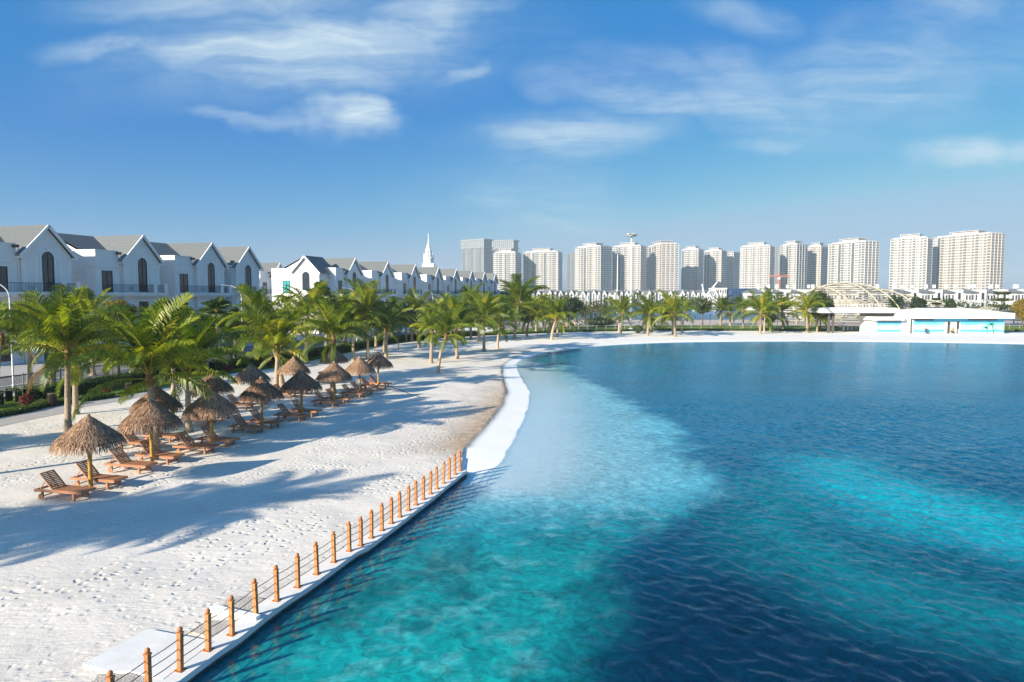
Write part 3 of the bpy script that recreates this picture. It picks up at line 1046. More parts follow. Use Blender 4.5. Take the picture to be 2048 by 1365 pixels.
# concrete pad, cross beam, rough patches by the near end of the fence
pad_px = [(166, 1329), (296, 1259), (428, 1284), (326, 1360), (258, 1342), (222, 1345)]
b = MB()
pp = [P(u, v, .045) for u, v in pad_px]
b.poly([(p.x, p.y, .058) for p in pp])
for i in range(len(pp)):
    p, q = pp[i], pp[(i + 1) % len(pp)]
    b.quad((p.x, p.y, -.1), (q.x, q.y, -.1), (q.x, q.y, .058), (p.x, p.y, .058))
tag(b.obj('concrete_pad', M['concrete']), 'pale concrete slab set in the sand beside the nearest orange posts', 'concrete pad')
b = MB()
b.bar(P(424, 1220, .03) + Vector((0, 0, .02)), P(512, 1241, .03) + Vector((.05, 0, .02)), .14, .16)
tag(b.obj('concrete_beam', M['trim']), 'short white concrete beam running from the sand to the sea wall', 'concrete beam')
for k, (px, lab) in enumerate((([(430, 1216), (462, 1193), (506, 1189), (531, 1199), (500, 1228), (452, 1221)], 'rough grey gravel patch beyond the white beam by the sea wall'),
                               ([(376, 1261), (414, 1238), (486, 1243), (428, 1279)], 'rough tan gravel patch between concrete pad and white beam'),
                               ([(199, 1347), (257, 1344), (318, 1362), (300, 1400), (150, 1400)], 'rough gravel patch in front of the concrete pad'))):
    b = MB()
    q = [P(u, v, .05) for u, v in px]
    nsub = 10
    c = sum(q, Vector()) / len(q)
    ring0 = []
    dense = []
    for i in range(len(q)):
        for s in range(nsub):
            a = q[i].lerp(q[(i + 1) % len(q)], s / nsub)
            dense.append(a + (a - c).normalized() * rnd.uniform(-.05, .04))
    for i in range(len(dense)):
        a, d2 = dense[i], dense[(i + 1) % len(dense)]
        b.tri((a.x, a.y, .034), (d2.x, d2.y, .034), (c.x, c.y, .044 + .002 * k))
        b.quad((a.x, a.y, -.08), (d2.x, d2.y, -.08), (d2.x, d2.y, .034), (a.x, a.y, .034))
    tag(b.obj('gravel_patch', M['gravel']), lab, kind='structure')

# ================================================================ thatched parasols
THATCH_COL = None


def thatch_material():
    m, nt, p = newmat('thatch')
    g = N(nt, 'ShaderNodeNewGeometry')
    tc = N(nt, 'ShaderNodeTexCoord')
    oi = N(nt, 'ShaderNodeObjectInfo')
    n = N(nt, 'ShaderNodeTexNoise', inp={'Scale': 2.5, 'Detail': 4.0})
    L(nt, tc.outputs['Object'], n.inputs['Vector'])
    f = math_node(nt, 'ADD', math_node(nt, 'MULTIPLY', g.outputs['Random Per Island'], .75), math_node(nt, 'MULTIPLY', n.outputs[0], .35))
    f = math_node(nt, 'ADD', f, math_node(nt, 'MULTIPLY', math_node(nt, 'SUBTRACT', oi.outputs['Random'], .5), .25))
    rp = N(nt, 'ShaderNodeValToRGB')
    e = rp.color_ramp.elements
    e[0].position, e[0].color = .1, (.085, .050, .038, 1)
    e[1].position, e[1].color = .95, (.50, .33, .205, 1)
    k = e.new(.55); k.color = (.27, .160, .105, 1)
    L(nt, f, rp.inputs[0])
    L(nt, rp.outputs[0], p.inputs['Base Color'])
    p.inputs['Roughness'].default_value = .85
    p.inputs['Specular IOR Level'].default_value = .15
    return m


M['thatch'] = thatch_material()
M['thatch_cap'] = pm('thatch_cap', (.34, .24, .13), .85, .3, 12)
M['thatch_core'] = pm('thatch_core', (.12, .08, .05), .95, .3, 8)


def roof_r(z):
    """bell profile: radius at height z below the tip (z from 0 to 1.12)"""
    return float(np.interp(z, [0, .44, .76, .90, 1.02, 1.16], [.045, .60, 1.0, 1.15, 1.235, 1.27]))


def thatch_mesh(seed):
    r = random.Random(seed)
    b = MB()
    TIP = 2.72
    # several laid tiers, each a skirt of strands starting above and ending proud of the next
    tiers = [(0.02, .24), (.14, .36), (.27, .48), (.39, .60), (.50, .72), (.62, .82), (.72, .92), (.80, 1.10)]
    for ti, (za, zb) in enumerate(tiers):
        rad = roof_r((za + zb) / 2)
        n = int(110 + 390 * rad)
        for k in range(n):
            a = 2 * math.pi * (k + r.random()) / n
            s = r.uniform(0, .14)
            z0, z1 = za + r.uniform(-.02, .10), zb + s * .55 - .06 + (r.uniform(.0, .12) if ti == 7 else 0)
            r0, r1 = roof_r(max(z0, 0)) * r.uniform(.97, 1.0), roof_r(min(z1, 1.15)) * r.uniform(.985, 1.045)
            da = r.gauss(0, .055)
            w = r.uniform(.010, .020)
            zm = (z0 + z1) / 2
            rm = (r0 + r1) / 2 + .010 + r.uniform(0, .032)
            ts = Vector((-math.sin(a), math.cos(a), 0))
            p0 = Vector((r0 * math.cos(a), r0 * math.sin(a), TIP - z0))
            p1 = Vector((rm * math.cos(a + da * .5), rm * math.sin(a + da * .5), TIP - zm))
            p2 = Vector((r1 * math.cos(a + da), r1 * math.sin(a + da), TIP - z1 - (.04 if ti == 7 else 0)))
            b.quad(p0 - ts * w, p0 + ts * w, p1 + ts * w, p1 - ts * w)
            b.quad(p1 - ts * w, p1 + ts * w, p2 + ts * w * .35, p2 - ts * w * .35)
            # weld the two quads into one strand island
            q = len(b.v)
            f = b.f.pop(); b.f.pop(); b.m.pop(); b.m.pop()
            base = q - 8
            b.v = b.v[:base] + [tuple(p0 - ts * w), tuple(p0 + ts * w), tuple(p1 + ts * w), tuple(p1 - ts * w), tuple(p2 + ts * w * .35), tuple(p2 - ts * w * .35)]
            b.f += [(base, base + 1, base + 2, base + 3), (base + 3, base + 2, base + 4, base + 5)]
            b.m += [0, 0]
    # the closed body under the strands
    prof = [(roof_r(z) * .965, TIP - z) for z in (0, .2, .4, .55, .7, .85, .95)]
    n = 28
    base = len(b.v)
    for rr, z in prof:
        for k in range(n):
            a = 2 * math.pi * k / n
            b.v.append((rr * math.cos(a), rr * math.sin(a), z - .02))
    for i in range(len(prof) - 1):
        for k in range(n):
            k2 = (k + 1) % n
            b.f.append((base + i * n + k, base + (i + 1) * n + k, base + (i + 1) * n + k2, base + i * n + k2)); b.m.append(1)
    c = len(b.v); b.v.append((0, 0, TIP - .85))
    for k in range(n):
        b.f.append((base + (len(prof) - 1) * n + (k + 1) % n, base + (len(prof) - 1) * n + k, c)); b.m.append(1)
    return b.mesh('thatch', [M['thatch'], M['thatch_core']])


thatch_mes = [thatch_mesh(s) for s in (1, 2, 3)]
b = MB()
prof = []
for k in range(7):
    z = k * .36
    prof += [(.078, z), (.078, z + .33), (.086, z + .345)]
b.lathe(prof, 12)
pole_me = b.mesh('pole', M['bamboo'], True)
b = MB()
b.lathe([(.10, 2.58), (.085, 2.68), (.075, 2.77), (.05, 2.78)], 12)
cap_me = b.mesh('cap', M['thatch_cap'], True)
b = MB()
for k in range(10):
    a = 2 * math.pi * k / 10
    b.bar((.07 * math.cos(a), .07 * math.sin(a), 2.25), (1.10 * math.cos(a), 1.10 * math.sin(a), 1.66), .035, .035)
ribs_me = b.mesh('rafters', M['bamboo'])

ordw = ['nearest', 'second', 'third', 'fourth', 'fifth', 'sixth', 'seventh', 'eighth']
para_px = [('front', 176, 826), ('front', 300, 796), ('front', 421, 775), ('front', 522, 752), ('front', 602, 738), ('front', 668, 722), ('front', 719, 712), ('front', 756, 703),
           ('back', 312, 770), ('back', 424, 742), ('back', 502, 725), ('back', 587, 712), ('back', 668, 695)]
extra = {('front', 0): 'thatched parasol nearest the camera on a yellow bamboo pole', ('front', 3): 'dark shaded thatched parasol, fourth in the front row from the camera',
         ('front', 7): 'farthest thatched parasol of the front row, beside the hose', ('back', 0): 'thatched parasol behind the second front one, pole hidden by it'}
cnt = {'front': 0, 'back': 0}
spots = []
for row, u, v in para_px:
    i = cnt[row]; cnt[row] += 1
    p = P(u, v, 2.80); p.z = 0
    lab = extra.get((row, i), 'thatched parasol, %s of the %s row counted from the camera' % (ordw[i], row))
    t = thing('thatched_parasol', lab, 'parasol', p, rnd.uniform(0, 6.28), 'thatched parasols on the sand')
    k = .97 if row == 'front' and i < 3 else .92
    t.scale = (k * rnd.uniform(.97, 1.02),) * 2 + (rnd.uniform(.985, 1.01),)
    th = link('thatch', thatch_mes[(i + (row == 'back')) % 3], t)
    link('pole', pole_me, t); link('cap', cap_me, t); link('rafters', ribs_me, t)
    spots.append((row, i, p))

# ================================================================ wooden sun loungers
LW, LL, LZ = .62, 1.92, .30


def make_lounger():
    t = thing('sun_lounger', 'x', 'sun lounger')
    # long side rails
    for s in (-1, 1):
        b = MB(); b.box(-LL / 2, LL / 2, s * LW / 2 - .02, s * LW / 2 + .02, LZ - .045, LZ + .045)
        b.obj('side_rail', M['wood'], t)
    for x, nm in ((-LL / 2 + .03, 'cross_rail'), (LL / 2 - .03, 'cross_rail')):
        b = MB(); b.box(x - .02, x + .02, -LW / 2 + .021, LW / 2 - .021, LZ - .04, LZ + .035)
        b.obj(nm, M['wood'], t)
    # two front legs and their stretcher, at the foot end
    for s in (-1, 1):
        b = MB(); b.box(.58, .66, s * (LW / 2 - .02) - .03, s * (LW / 2 - .02) + .03, 0, LZ - .046)
        b.obj('leg', M['wood'], t)
        b = MB(); b.box(-.68, -.61, s * (LW / 2 - .02) - .025, s * (LW / 2 - .02) + .025, .10, LZ - .046)
        b.obj('leg', M['wood'], t)
    b = MB(); b.box(.60, .64, -LW / 2 + .052, LW / 2 - .052, .08, .14)
    b.obj('stretcher', M['wood'], t)
    # two wheels on an axle at the head end
    for s in (-1, 1):
        b = MB()
        n = 16
        y0, y1 = s * (LW / 2 + .022), s * (LW / 2 + .062)
        ring = [(-.645 + .105 * math.cos(2 * math.pi * k / n), .105 + .105 * math.sin(2 * math.pi * k / n)) for k in range(n)]
        b.poly([(x, y0, z) for x, z in ring]); b.poly([(x, y1, z) for x, z in reversed(ring)])
        for k in range(n):
            (xa, za), (xb, zb) = ring[k], ring[(k + 1) % n]
            b.quad((xa, y0, za), (xb, y0, zb), (xb, y1, zb), (xa, y1, za))
        b.obj('wheel', M['wood'], t)
    b = MB(); b.tube([(-.645, -LW / 2 - .02, .105), (-.645, LW / 2 + .02, .105)], .018, 8)
    b.obj('axle', M['dark_metal'], t)
    # seat slats run across
    me = None
    b = MB(); b.box(-.027, .027, -LW / 2 + .022, LW / 2 - .022, 0, .018)
    sm = b.mesh('slat', M['wood'])
    for k in range(18):
        link('slat', sm, t, (-.18 + k * .0622, 0, LZ + .030))
    # raised back: two stiles, a centre stile, ten slats, a prop
    hx, ang, bl = -.24, R(180 - 47), .74
    dx, dz = math.cos(ang), math.sin(ang)
    bk = thing('backrest', None, None); bk.parent = t
    for y, wd in ((-LW / 2 + .05, .05), (0, .045), (LW / 2 - .05, .05)):
        b = MB(); b.bar((hx, y, LZ + .03), (hx + dx * bl, y, LZ + .03 + dz * bl), wd, .03, up=(dz, 0, -dx))
        b.obj('stile', M['wood'], bk)
    b = MB(); b.bar((0, -LW / 2 + .03, 0), (0, LW / 2 - .03, 0), .048, .014, up=(dz, 0, -dx))
    sm2 = b.mesh('slat', M['wood'])
    for k in range(11):
        q = .03 + k * (bl - .05) / 10
        link('slat', sm2, bk, (hx + dx * q + dz * .022, 0, LZ + .03 + dz * q - dx * .022))
    b = MB()
    for y in (-.17, .17):
        b.bar((hx + dx * .5, y, LZ + dz * .5), (hx - .62, y, LZ - .0), .025, .025)
    b.bar((hx - .62, -.2, LZ), (hx - .62, .2, LZ), .025, .025)
    b.obj('prop', M['wood'], t)
    return t


l0 = make_lounger()
lsnap = snapshot(l0)
first = True
for row, i, p in spots:
    for side in (0, 1):
        rz = R(-14 + rnd.uniform(-4, 4))
        off = Vector((-.30 + rnd.uniform(-.06, .06), -1.02 + rnd.uniform(-.05, .05), 0)) if side == 0 else Vector((.02 + rnd.uniform(-.06, .06), .46 + rnd.uniform(-.02, .05), 0))
        loc = p + off
        lab = 'brown slatted sun lounger on the %s side of the %s %s-row parasol' % ('near' if side == 0 else 'far', ('farthest' if (row, i) in (('front', 7), ('back', 4)) else ordw[i]), row)
        if first:
            l0.location = loc; l0.rotation_euler = (0, 0, rz); l0['label'] = lab; l0['group'] = 'sun loungers under the parasols'; first = False
        else:
            copy_thing(l0, lsnap, loc, rz, lab, 'sun loungers under the parasols')
# hose lying on the sand by the last parasol
b = MB()
hp = [P(786, 776, .02), P(800, 780, .02), P(816, 787, .02), P(834, 793, .02), P(850, 796, .02)]
b.tube(smooth_line(hp, 4), .022, 6)
tag(b.obj('hose', M['iron']), 'thin dark hose lying on the sand by the farthest front parasol', 'hose')
# ================================================================ palms
def frond_mesh(name, mat, L_, phi0, bend, nleaf, leaf, droop, seed, sidebend=0.0, width=.05, fold=.25, start=.14):
    r = random.Random(seed)
    b = MB()
    n = 11
    pts = [Vector((0, 0, 0))]
    for i in range(1, n):
        t = (i - .5) / (n - 1)
        ph = phi0 - bend * t ** 1.35
        yaw = sidebend * t
        pts.append(pts[-1] + Vector((math.cos(ph) * math.cos(yaw), math.cos(ph) * math.sin(yaw), math.sin(ph))) * (L_ / (n - 1)))
    # rachis: a three-sided tapering stem, material slot 1
    rad = [.036 * (1 - i / (n - 1)) + .006 for i in range(n)]
    b.tube(pts, rad, 3, False, 1)

    def at(t):
        x = t * (n - 1); i = min(int(x), n - 2)
        return pts[i].lerp(pts[i + 1], x - i), (pts[i + 1] - pts[i]).normalized()
    for i in range(nleaf):
        t = start + (1 - start) * (i + r.uniform(-.2, .2)) / nleaf
        t = min(max(t, 0), .995)
        p, T = at(t)
        S = Vector((-T.y, T.x, 0))
        if S.length < .05: S = Vector((0, 1, 0))
        S.normalize()
        U = T.cross(S) * -1 if T.cross(S).z < 0 else T.cross(S)
        prof = (math.sin(math.pi * min(1, (t - start) / (1 - start) * .82 + .16))) ** .6
        ln = leaf * prof * r.uniform(.85, 1.08)
        for s in (-1, 1):
            d = (S * s * .80 + T * (.45 + .35 * t) + U * fold).normalized()
            d = (d + Vector((r.gauss(0, .06), r.gauss(0, .06), r.gauss(0, .07)))).normalized()
            mid = p + d * ln * .5
            d2 = (d + Vector((0, 0, -droop * r.uniform(.7, 1.3)))).normalized()
            end = mid + d2 * ln * .55
            W = T * width * .5
            k = len(b.v)
            b.v += [tuple(p - W * .7), tuple(p + W * .7), tuple(mid + W), tuple(mid - W), tuple(end)]
            b.f += [(k, k + 1, k + 2, k + 3), (k + 3, k + 2, k + 4)]
            b.m += [0, 0]
    return b.mesh(name, [mat, M['petiole']])


def fan_mesh(seed):
    """one fan leaf: a stalk and a half-round of stiff pleated blades"""
    r = random.Random(seed)
    b = MB()
    ln = 1.0
    tip = Vector((ln * .75, 0, .35 + r.uniform(-.05, .05)))
    b.tube([(0, 0, 0), (ln * .4, 0, .25), tip], [.022, .018, .012], 3, False, 1)
    fwd = Vector((.92, 0, -.15)).normalized(); side = Vector((0, 1, 0))
    n = 26
    for i in range(n):
        a = R(-125 + 250 * i / (n - 1))
        d = (fwd * math.cos(a) + side * math.sin(a) + Vector((0, 0, r.uniform(-.08, .08)))).normalized()
        l2 = .85 * (1 - .25 * abs(a) / 2.2) * r.uniform(.9, 1.05)
        m_ = tip + d * l2 * .6; e = m_ + (d + Vector((0, 0, -.5))).normalized() * l2 * .4
        Wd = Vector((-d.y, d.x, .35)).normalized() * .045
        k = len(b.v)
        b.v += [tuple(tip), tuple(m_ + Wd), tuple(e), tuple(m_ - Wd)]
        b.f += [(k, k + 1, k + 2), (k, k + 2, k + 3)]; b.m += [0, 0]
    return b.mesh('fan_leaf', [M['fan'], M['petiole']])


FR = {'up': [], 'mid': [], 'low': [], 'hang': [], 'dry': [], 'date': [], 'fan': []}
for s in range(3):
    FR['up'].append(frond_mesh('frond', M['frond'], 3.5, R(78 - 4 * s), R(38 + 14 * s), 60, .84, .35, 10 + s, rnd.uniform(-.2, .2), .062, .35))
    FR['mid'].append(frond_mesh('frond', M['frond'], 3.7, R(58 - 6 * s), R(66 + 16 * s), 62, .92, 1.05, 20 + s, rnd.uniform(-.3, .3), .064))
    FR['low'].append(frond_mesh('frond', M['frond'], 3.7, R(30 - 8 * s), R(62 + 14 * s), 62, .95, 1.7, 30 + s, rnd.uniform(-.3, .3), .064, .1))
    FR['hang'].append(frond_mesh('frond', M['frond'], 3.4, R(2 - 12 * s), R(62 + 8 * s), 58, .90, 1.6, 40 + s, rnd.uniform(-.3, .3), .062, .0))
    FR['date'].append(frond_mesh('frond', M['date'], 3.0, R(62 - 24 * s), R(70), 56, .42, .2, 60 + s, 0, .042, .35, .08))
    FR['fan'].append(fan_mesh(80 + s))
for s in range(2):
    FR['dry'].append(frond_mesh('dry_frond', M['frond_dry'], 3.3, R(35 - 40 * s), R(95), 40, .62, 1.8, 50 + s, .2, .05, -.1))


def bezier3(a, c, d, n):
    out = []
    for i in range(n):
        t = i / (n - 1)
        out.append(a * (1 - t) ** 2 + c * 2 * t * (1 - t) + d * t * t)
    return out


def palm(label, base, crown, L_, kind='coco', nf=20, seed=0, rbase=.17, group='palms along the beach', dry=0, k_up=.0):
    r = random.Random(1000 + seed)
    t = thing('palm_tree' if kind == 'coco' else ('fan_palm' if kind == 'fan' else 'date_palm'), label, 'palm tree', base, 0, group)
    top = crown - base
    b = MB()
    ctrl = Vector((top.x * .15, top.y * .15, top.z * .55))
    pts = bezier3(Vector((0, 0, -.15)), ctrl, top, 16)
    rad = [rbase * (1.0 - .38 * i / 15) * (1 + .55 * max(0, 1 - i / 2.2)) * (1 + .05 * (i % 2)) for i in range(16)]
    b.tube(pts, rad, 10)
    b.obj('trunk', M['palm_trunk'], t, smooth=True)
    b = MB()
    rt = rad[-1]
    b.lathe([(rt * .95, -.35), (rt * 1.35, -.12), (rt * 1.5, .08), (rt * 1.1, .3), (rt * .5, .5)], 10)
    b.obj('crown_shaft', M['fibre'] if kind != 'fan' else M['bark'], t, top, smooth=True)
    s0 = L_ / 3.6
    if kind == 'coco':
        nf = int(nf * 1.22)
        perk = k_up
        seq = ['up'] * int(nf * (.32 + perk)) + ['mid'] * int(nf * .40) + ['low'] * int(nf * (.22 - perk * .5))
        seq += ['hang'] * (nf - len(seq))
    elif kind == 'date':
        seq = ['date'] * nf; s0 = L_ / 2.9
    else:
        seq = ['fan'] * nf; s0 = L_ / 1.7
    seq += ['dry'] * dry
    ga = r.uniform(0, 6.28)
    for k, q in enumerate(seq):
        ga += 2.39996 + r.uniform(-.25, .25)
        me = r.choice(FR[q])
        sc = s0 * r.uniform(.85, 1.12) * (.66 if q == 'hang' else (.86 if q == 'low' else 1))
        zz = {'up': .32, 'mid': .18, 'low': .05, 'hang': -.08, 'dry': -.15}.get(q, .1)
        f = link('fan_leaf' if q == 'fan' else ('dry_frond' if q == 'dry' else 'frond'), me, t, top + Vector((0, 0, zz)))
        tilt = 0.0
        if q == 'fan':
            tilt = -R(r.uniform(-48, 75))
        elif q == 'date':
            tilt = R(r.uniform(-20, 40))
        f.rotation_euler = Matrix.Rotation(ga, 3, 'Z').to_4x4().to_euler()
        if tilt or True:
            f.rotation_euler = (Matrix.Rotation(ga, 3, 'Z') @ Matrix.Rotation(tilt + r.uniform(-.1, .1), 3, 'Y') @ Matrix.Rotation(r.uniform(-.35, .35), 3, 'X')).to_euler()
        f.scale = (sc, sc, sc)
    return t


def palm_px(label, ub, vb, uc, vc, vtop, **k):
    base = P(ub, vb, 0.0)
    crown = PY(uc, vc, base.y + k.pop('dy', 0.0))
    L_ = max(1.5, (vc - vtop) / F * base.y * 1.02)
    far_k = 0.97 + .38 * min(1.0, max(0.0, (base.y - 45) / 60))
    return palm(label, base, crown, min(L_, 4.6) * far_k, **k)


PALMS = [
    ('leaning coconut palm behind the nearest thatched parasol, grey ringed trunk', 137, 862, 136, 712, 566, dict(nf=22, dry=2, rbase=.17)),
    ('short coconut palm with its trunk just behind the second parasol', 311, 905, 299, 762, 588, dict(nf=22, rbase=.18, k_up=.16)),
    ('coconut palm left of the third front parasol, dark trunk base', 378, 863, 375, 757, 606, dict(nf=20, rbase=.17, k_up=.14)),
    ('pale slim coconut palm standing by the path behind the nearest parasol', 152, 829, 150, 742, 640, dict(nf=12, rbase=.18)),
    ('coconut palm with pale trunk between path and second parasol', 348, 825, 346, 720, 622, dict(nf=14, rbase=.15)),
    ('tall stout palm rising from the hedge beside the red bush', 104, 772, 105, 690, 590, dict(nf=20, rbase=.30, dry=1)),
    ('palm at the left edge with a hanging brown frond', -8, 800, 4, 680, 585, dict(nf=18, dry=3, rbase=.2)),
    ('coconut palm with dark upright trunk behind the fourth parasol', 553, 777, 556, 708, 600, dict(nf=22, rbase=.19)),
    ('leaning coconut palm with pale trunk behind the shaded back parasol', 565, 771, 532, 662, 560, dict(nf=18, rbase=.19)),
    ('coconut palm whose trunk rises behind the sixth parasol', 666, 787, 667, 682, 598, dict(nf=22, rbase=.20)),
    ('tall coconut palm with withered brown frond at its top', 612, 728, 616, 640, 566, dict(nf=16, dry=2, rbase=.2)),
    ('pale trunk coconut palm behind the last back parasol', 707, 722, 705, 660, 602, dict(nf=16, rbase=.18)),
    ('tall dark trunked coconut palm behind the seventh parasol', 736, 720, 735, 628, 566, dict(nf=18, rbase=.18)),
    ('left trunk of the crossed coconut palm pair right of the parasols', 768, 709, 771, 664, 616, dict(nf=10, rbase=.17)),
    ('right trunk of the crossed coconut palm pair right of the parasols', 772, 715, 774, 660, 606, dict(nf=16, rbase=.19)),
    ('small coconut palm with yellow fronds by the hedge', 837, 697, 841, 668, 634, dict(nf=10, rbase=.16)),
    ('straight coconut palm left of the bent one on open sand', 862, 727, 865, 668, 618, dict(nf=18, rbase=.2)),
    ('bent coconut palm with a kinked trunk leaning out over the sand', 876, 746, 892, 674, 618, dict(nf=18, rbase=.16)),
    ('straight coconut palm right of the bent one on open sand', 914, 718, 912, 660, 594, dict(nf=20, rbase=.2)),
    ('coconut palm standing in the middle of the curved sand', 968, 704, 968, 640, 588, dict(nf=20, rbase=.2)),
    ('slightly curved coconut palm nearest the bend of the shore', 995, 698, 999, 652, 602, dict(nf=16, rbase=.19)),
    ('coconut palm with a swollen base near the hedge behind the bend', 958, 683, 957, 640, 600, dict(nf=14, rbase=.28)),
    ('tall leaning coconut palm with orange crown base at the bend', 1029, 679, 1037, 612, 562, dict(nf=20, rbase=.27)),
    ('dark leaning coconut palm beside the tall one at the bend', 1053, 673, 1061, 634, 592, dict(nf=14, rbase=.22)),
    ('spreading coconut palm on the sand before the lime green tree', 1103, 680, 1112, 640, 598, dict(nf=20, rbase=.25)),
    ('thin coconut palm just behind the spreading one', 1115, 675, 1115, 642, 612, dict(nf=10, rbase=.2)),
    ('small dark coconut palm at the grass edge behind the spreading one', 1097, 669, 1099, 644, 618, dict(nf=10, rbase=.18)),
    ('coconut palm in front of the tall floodlight mast', 1241, 668, 1246, 628, 596, dict(nf=18, rbase=.22)),
    ('slim coconut palm leaning against the one by the floodlight mast', 1238, 664, 1239, 632, 606, dict(nf=10, rbase=.2)),
    ('coconut palm on the far beach with a pale curved trunk', 1295, 672, 1300, 632, 594, dict(nf=18, rbase=.22)),
    ('dark trunk coconut palm behind the pale curved one', 1303, 665, 1304, 634, 608, dict(nf=10, rbase=.25)),
    ('short coconut palm left of the pale curved one', 1289, 666, 1290, 638, 614, dict(nf=10, rbase=.2)),
    ('coconut palm before the white mast structure, pale trunk', 1350, 674, 1348, 632, 592, dict(nf=18, rbase=.22)),
    ('coconut palm twin just left of the pale trunk one', 1346, 669, 1343, 634, 604, dict(nf=10, rbase=.22)),
    ('dark leaning coconut palm right of the twin palms', 1364, 666, 1368, 628, 600, dict(nf=14, rbase=.2)),
    ('short coconut palm on the sand near the blue building', 1486, 661, 1486, 624, 596, dict(nf=16, rbase=.2)),
    ('bushy coconut palm with yellowing fronds on the far beach', 1520, 668, 1522, 628, 592, dict(nf=18, dry=1, rbase=.22)),
    ('slim coconut palm right behind the yellowing one', 1528, 664, 1530, 634, 586, dict(nf=14, rbase=.2)),
    ('coconut palm left of the pavilion with dark trunk', 1566, 662, 1564, 628, 594, dict(nf=16, rbase=.22)),
    ('straight coconut palm in front of the round park tree', 1614, 666, 1613, 624, 588, dict(nf=18, rbase=.22)),
    ('low coconut palm beside the pavilion gate', 1634, 664, 1635, 642, 618, dict(nf=12, rbase=.2)),
    # behind the hedge and along the road
    ('dark palm behind the nearest palm in front of the villas', 186, 752, 184, 655, 574, dict(nf=18, rbase=.2)),
    ('bright palm behind the hedge between the first and second lamp posts', 398, 735, 402, 668, 602, dict(nf=14, rbase=.2)),
    ('palm by the road with tall crown before the white corner villa', 690, 702, 688, 640, 580, dict(nf=16, rbase=.2)),
    ('palm crown rising before the dark netted building', 942, 680, 940, 618, 578, dict(nf=16, rbase=.2)),
    ('coconut palm at the road edge left of the black lamp post', 785, 686, 786, 648, 604, dict(nf=16, rbase=.24)),
    ('palm with brown drooping fronds right of the black lamp post', 838, 682, 836, 628, 588, dict(nf=14, dry=2, rbase=.2)),
    ('palm by the hedge behind the two straight palms', 893, 684, 892, 640, 596, dict(nf=14, rbase=.2)),
    ('palm by the hedge just left of the bend', 1000, 674, 1003, 640, 606, dict(nf=12, rbase=.22)),
    ('palm on the lawn between tall leaning palm and lime tree', 1072, 664, 1072, 632, 600, dict(nf=14, rbase=.24)),
    ('palm on the plaza far left of the first plaza date palm', 1135, 653, 1136, 628, 600, dict(nf=14, rbase=.26)),
    ('yellow-green palm right of the plaza tree', 1441, 651, 1441, 624, 598, dict(nf=18, rbase=.30)),
    ('palm filling the gap beside the first street lamp, behind the hedge', 60, 775, 62, 668, 606, dict(nf=16, rbase=.2)),
    ('bushy palm behind the clipped hedge left of the golden tree', 212, 764, 214, 672, 608, dict(nf=18, rbase=.2)),
    ('bushy palm behind the hedge under the left fan palm', 300, 752, 300, 676, 618, dict(nf=18, rbase=.2, dry=1)),
    ('low palm behind the hedge between the two fan palms', 388, 742, 386, 688, 634, dict(nf=16, rbase=.2)),
    ('palm behind the hedge just left of the second street lamp', 462, 732, 464, 672, 616, dict(nf=18, rbase=.2)),
    ('palm behind the hedge just right of the second street lamp', 512, 725, 514, 660, 604, dict(nf=18, rbase=.2, dry=1)),
    ('palm behind the hedge left of the withered-frond palm', 583, 716, 584, 654, 602, dict(nf=18, rbase=.2)),
    ('palm behind the hedge right of the withered-frond palm', 652, 706, 654, 648, 598, dict(nf=18, rbase=.2)),
    ('palm by the third street lamp behind the tall dark trunked palm', 752, 696, 752, 646, 600, dict(nf=16, rbase=.2)),
    ('palm behind the straight palms at the fourth street lamp', 872, 688, 876, 640, 600, dict(nf=16, rbase=.2)),
    ('palm behind the short one near the blue building', 1460, 652, 1459, 628, 604, dict(nf=14, rbase=.26)),
]
for i, (lab, ub, vb, uc, vc, vt, kw) in enumerate(PALMS):
    palm_px(lab, ub, vb, uc, vc, vt, seed=i, **kw)
FANS = [('green fan palm in front of the villas, left of the pair', 338, 748, 338, 640, 596), ('green fan palm in front of the villas, right of the pair', 434, 738, 434, 632, 590),
        ('small fan palm below the corner villa window', 640, 712, 640, 598, 562), ('fan palm by the road behind the crossed pair', 812, 684, 812, 636, 606),
        ('fan palm at the roadside near the netted building', 925, 681, 925, 634, 604)]
for i, (lab, ub, vb, uc, vc, vt) in enumerate(FANS):
    b0 = P(ub, vb, 0)
    palm(lab, b0, PY(uc, vc, b0.y), (vc - vt) / F * b0.y * 1.05, kind='fan', nf=26, seed=200 + i, rbase=.16, group='fan palms along the road')
DATES = [('date palm on the plaza, leftmost of four', 1150, 650, 1150, 622, 598), ('date palm on the plaza, second of four', 1170, 649, 1170, 621, 597), ('date palm on the plaza, third of four', 1193, 648, 1193, 620, 594),
         ('date palm on the plaza, rightmost of four', 1211, 649, 1211, 622, 598), ('date palm at the road with a dark shaggy trunk', 823, 683, 823, 642, 598)]
for i, (lab, ub, vb, uc, vc, vt) in enumerate(DATES):
    b0 = P(ub, vb, 0)
    palm(lab, b0, PY(uc, vc, b0.y), min(4.2, (vc - vt) / F * b0.y * 1.1), kind='date', nf=30, seed=300 + i, rbase=.28, group='date palms on the plaza')
OFFL = ['coconut palm beyond the left edge, its shadow falling before the nearest loungers', 'coconut palm beyond the left edge, shading the sand toward the orange posts',
        'coconut palm beyond the left edge, its shadow cut by the left frame', 'coconut palm beyond the left edge, level with the grassy path', 'coconut palm beyond the left edge, its trunk shadow reaching the nearest parasol',
        'tall coconut palm farthest beyond the left edge, beside the path']
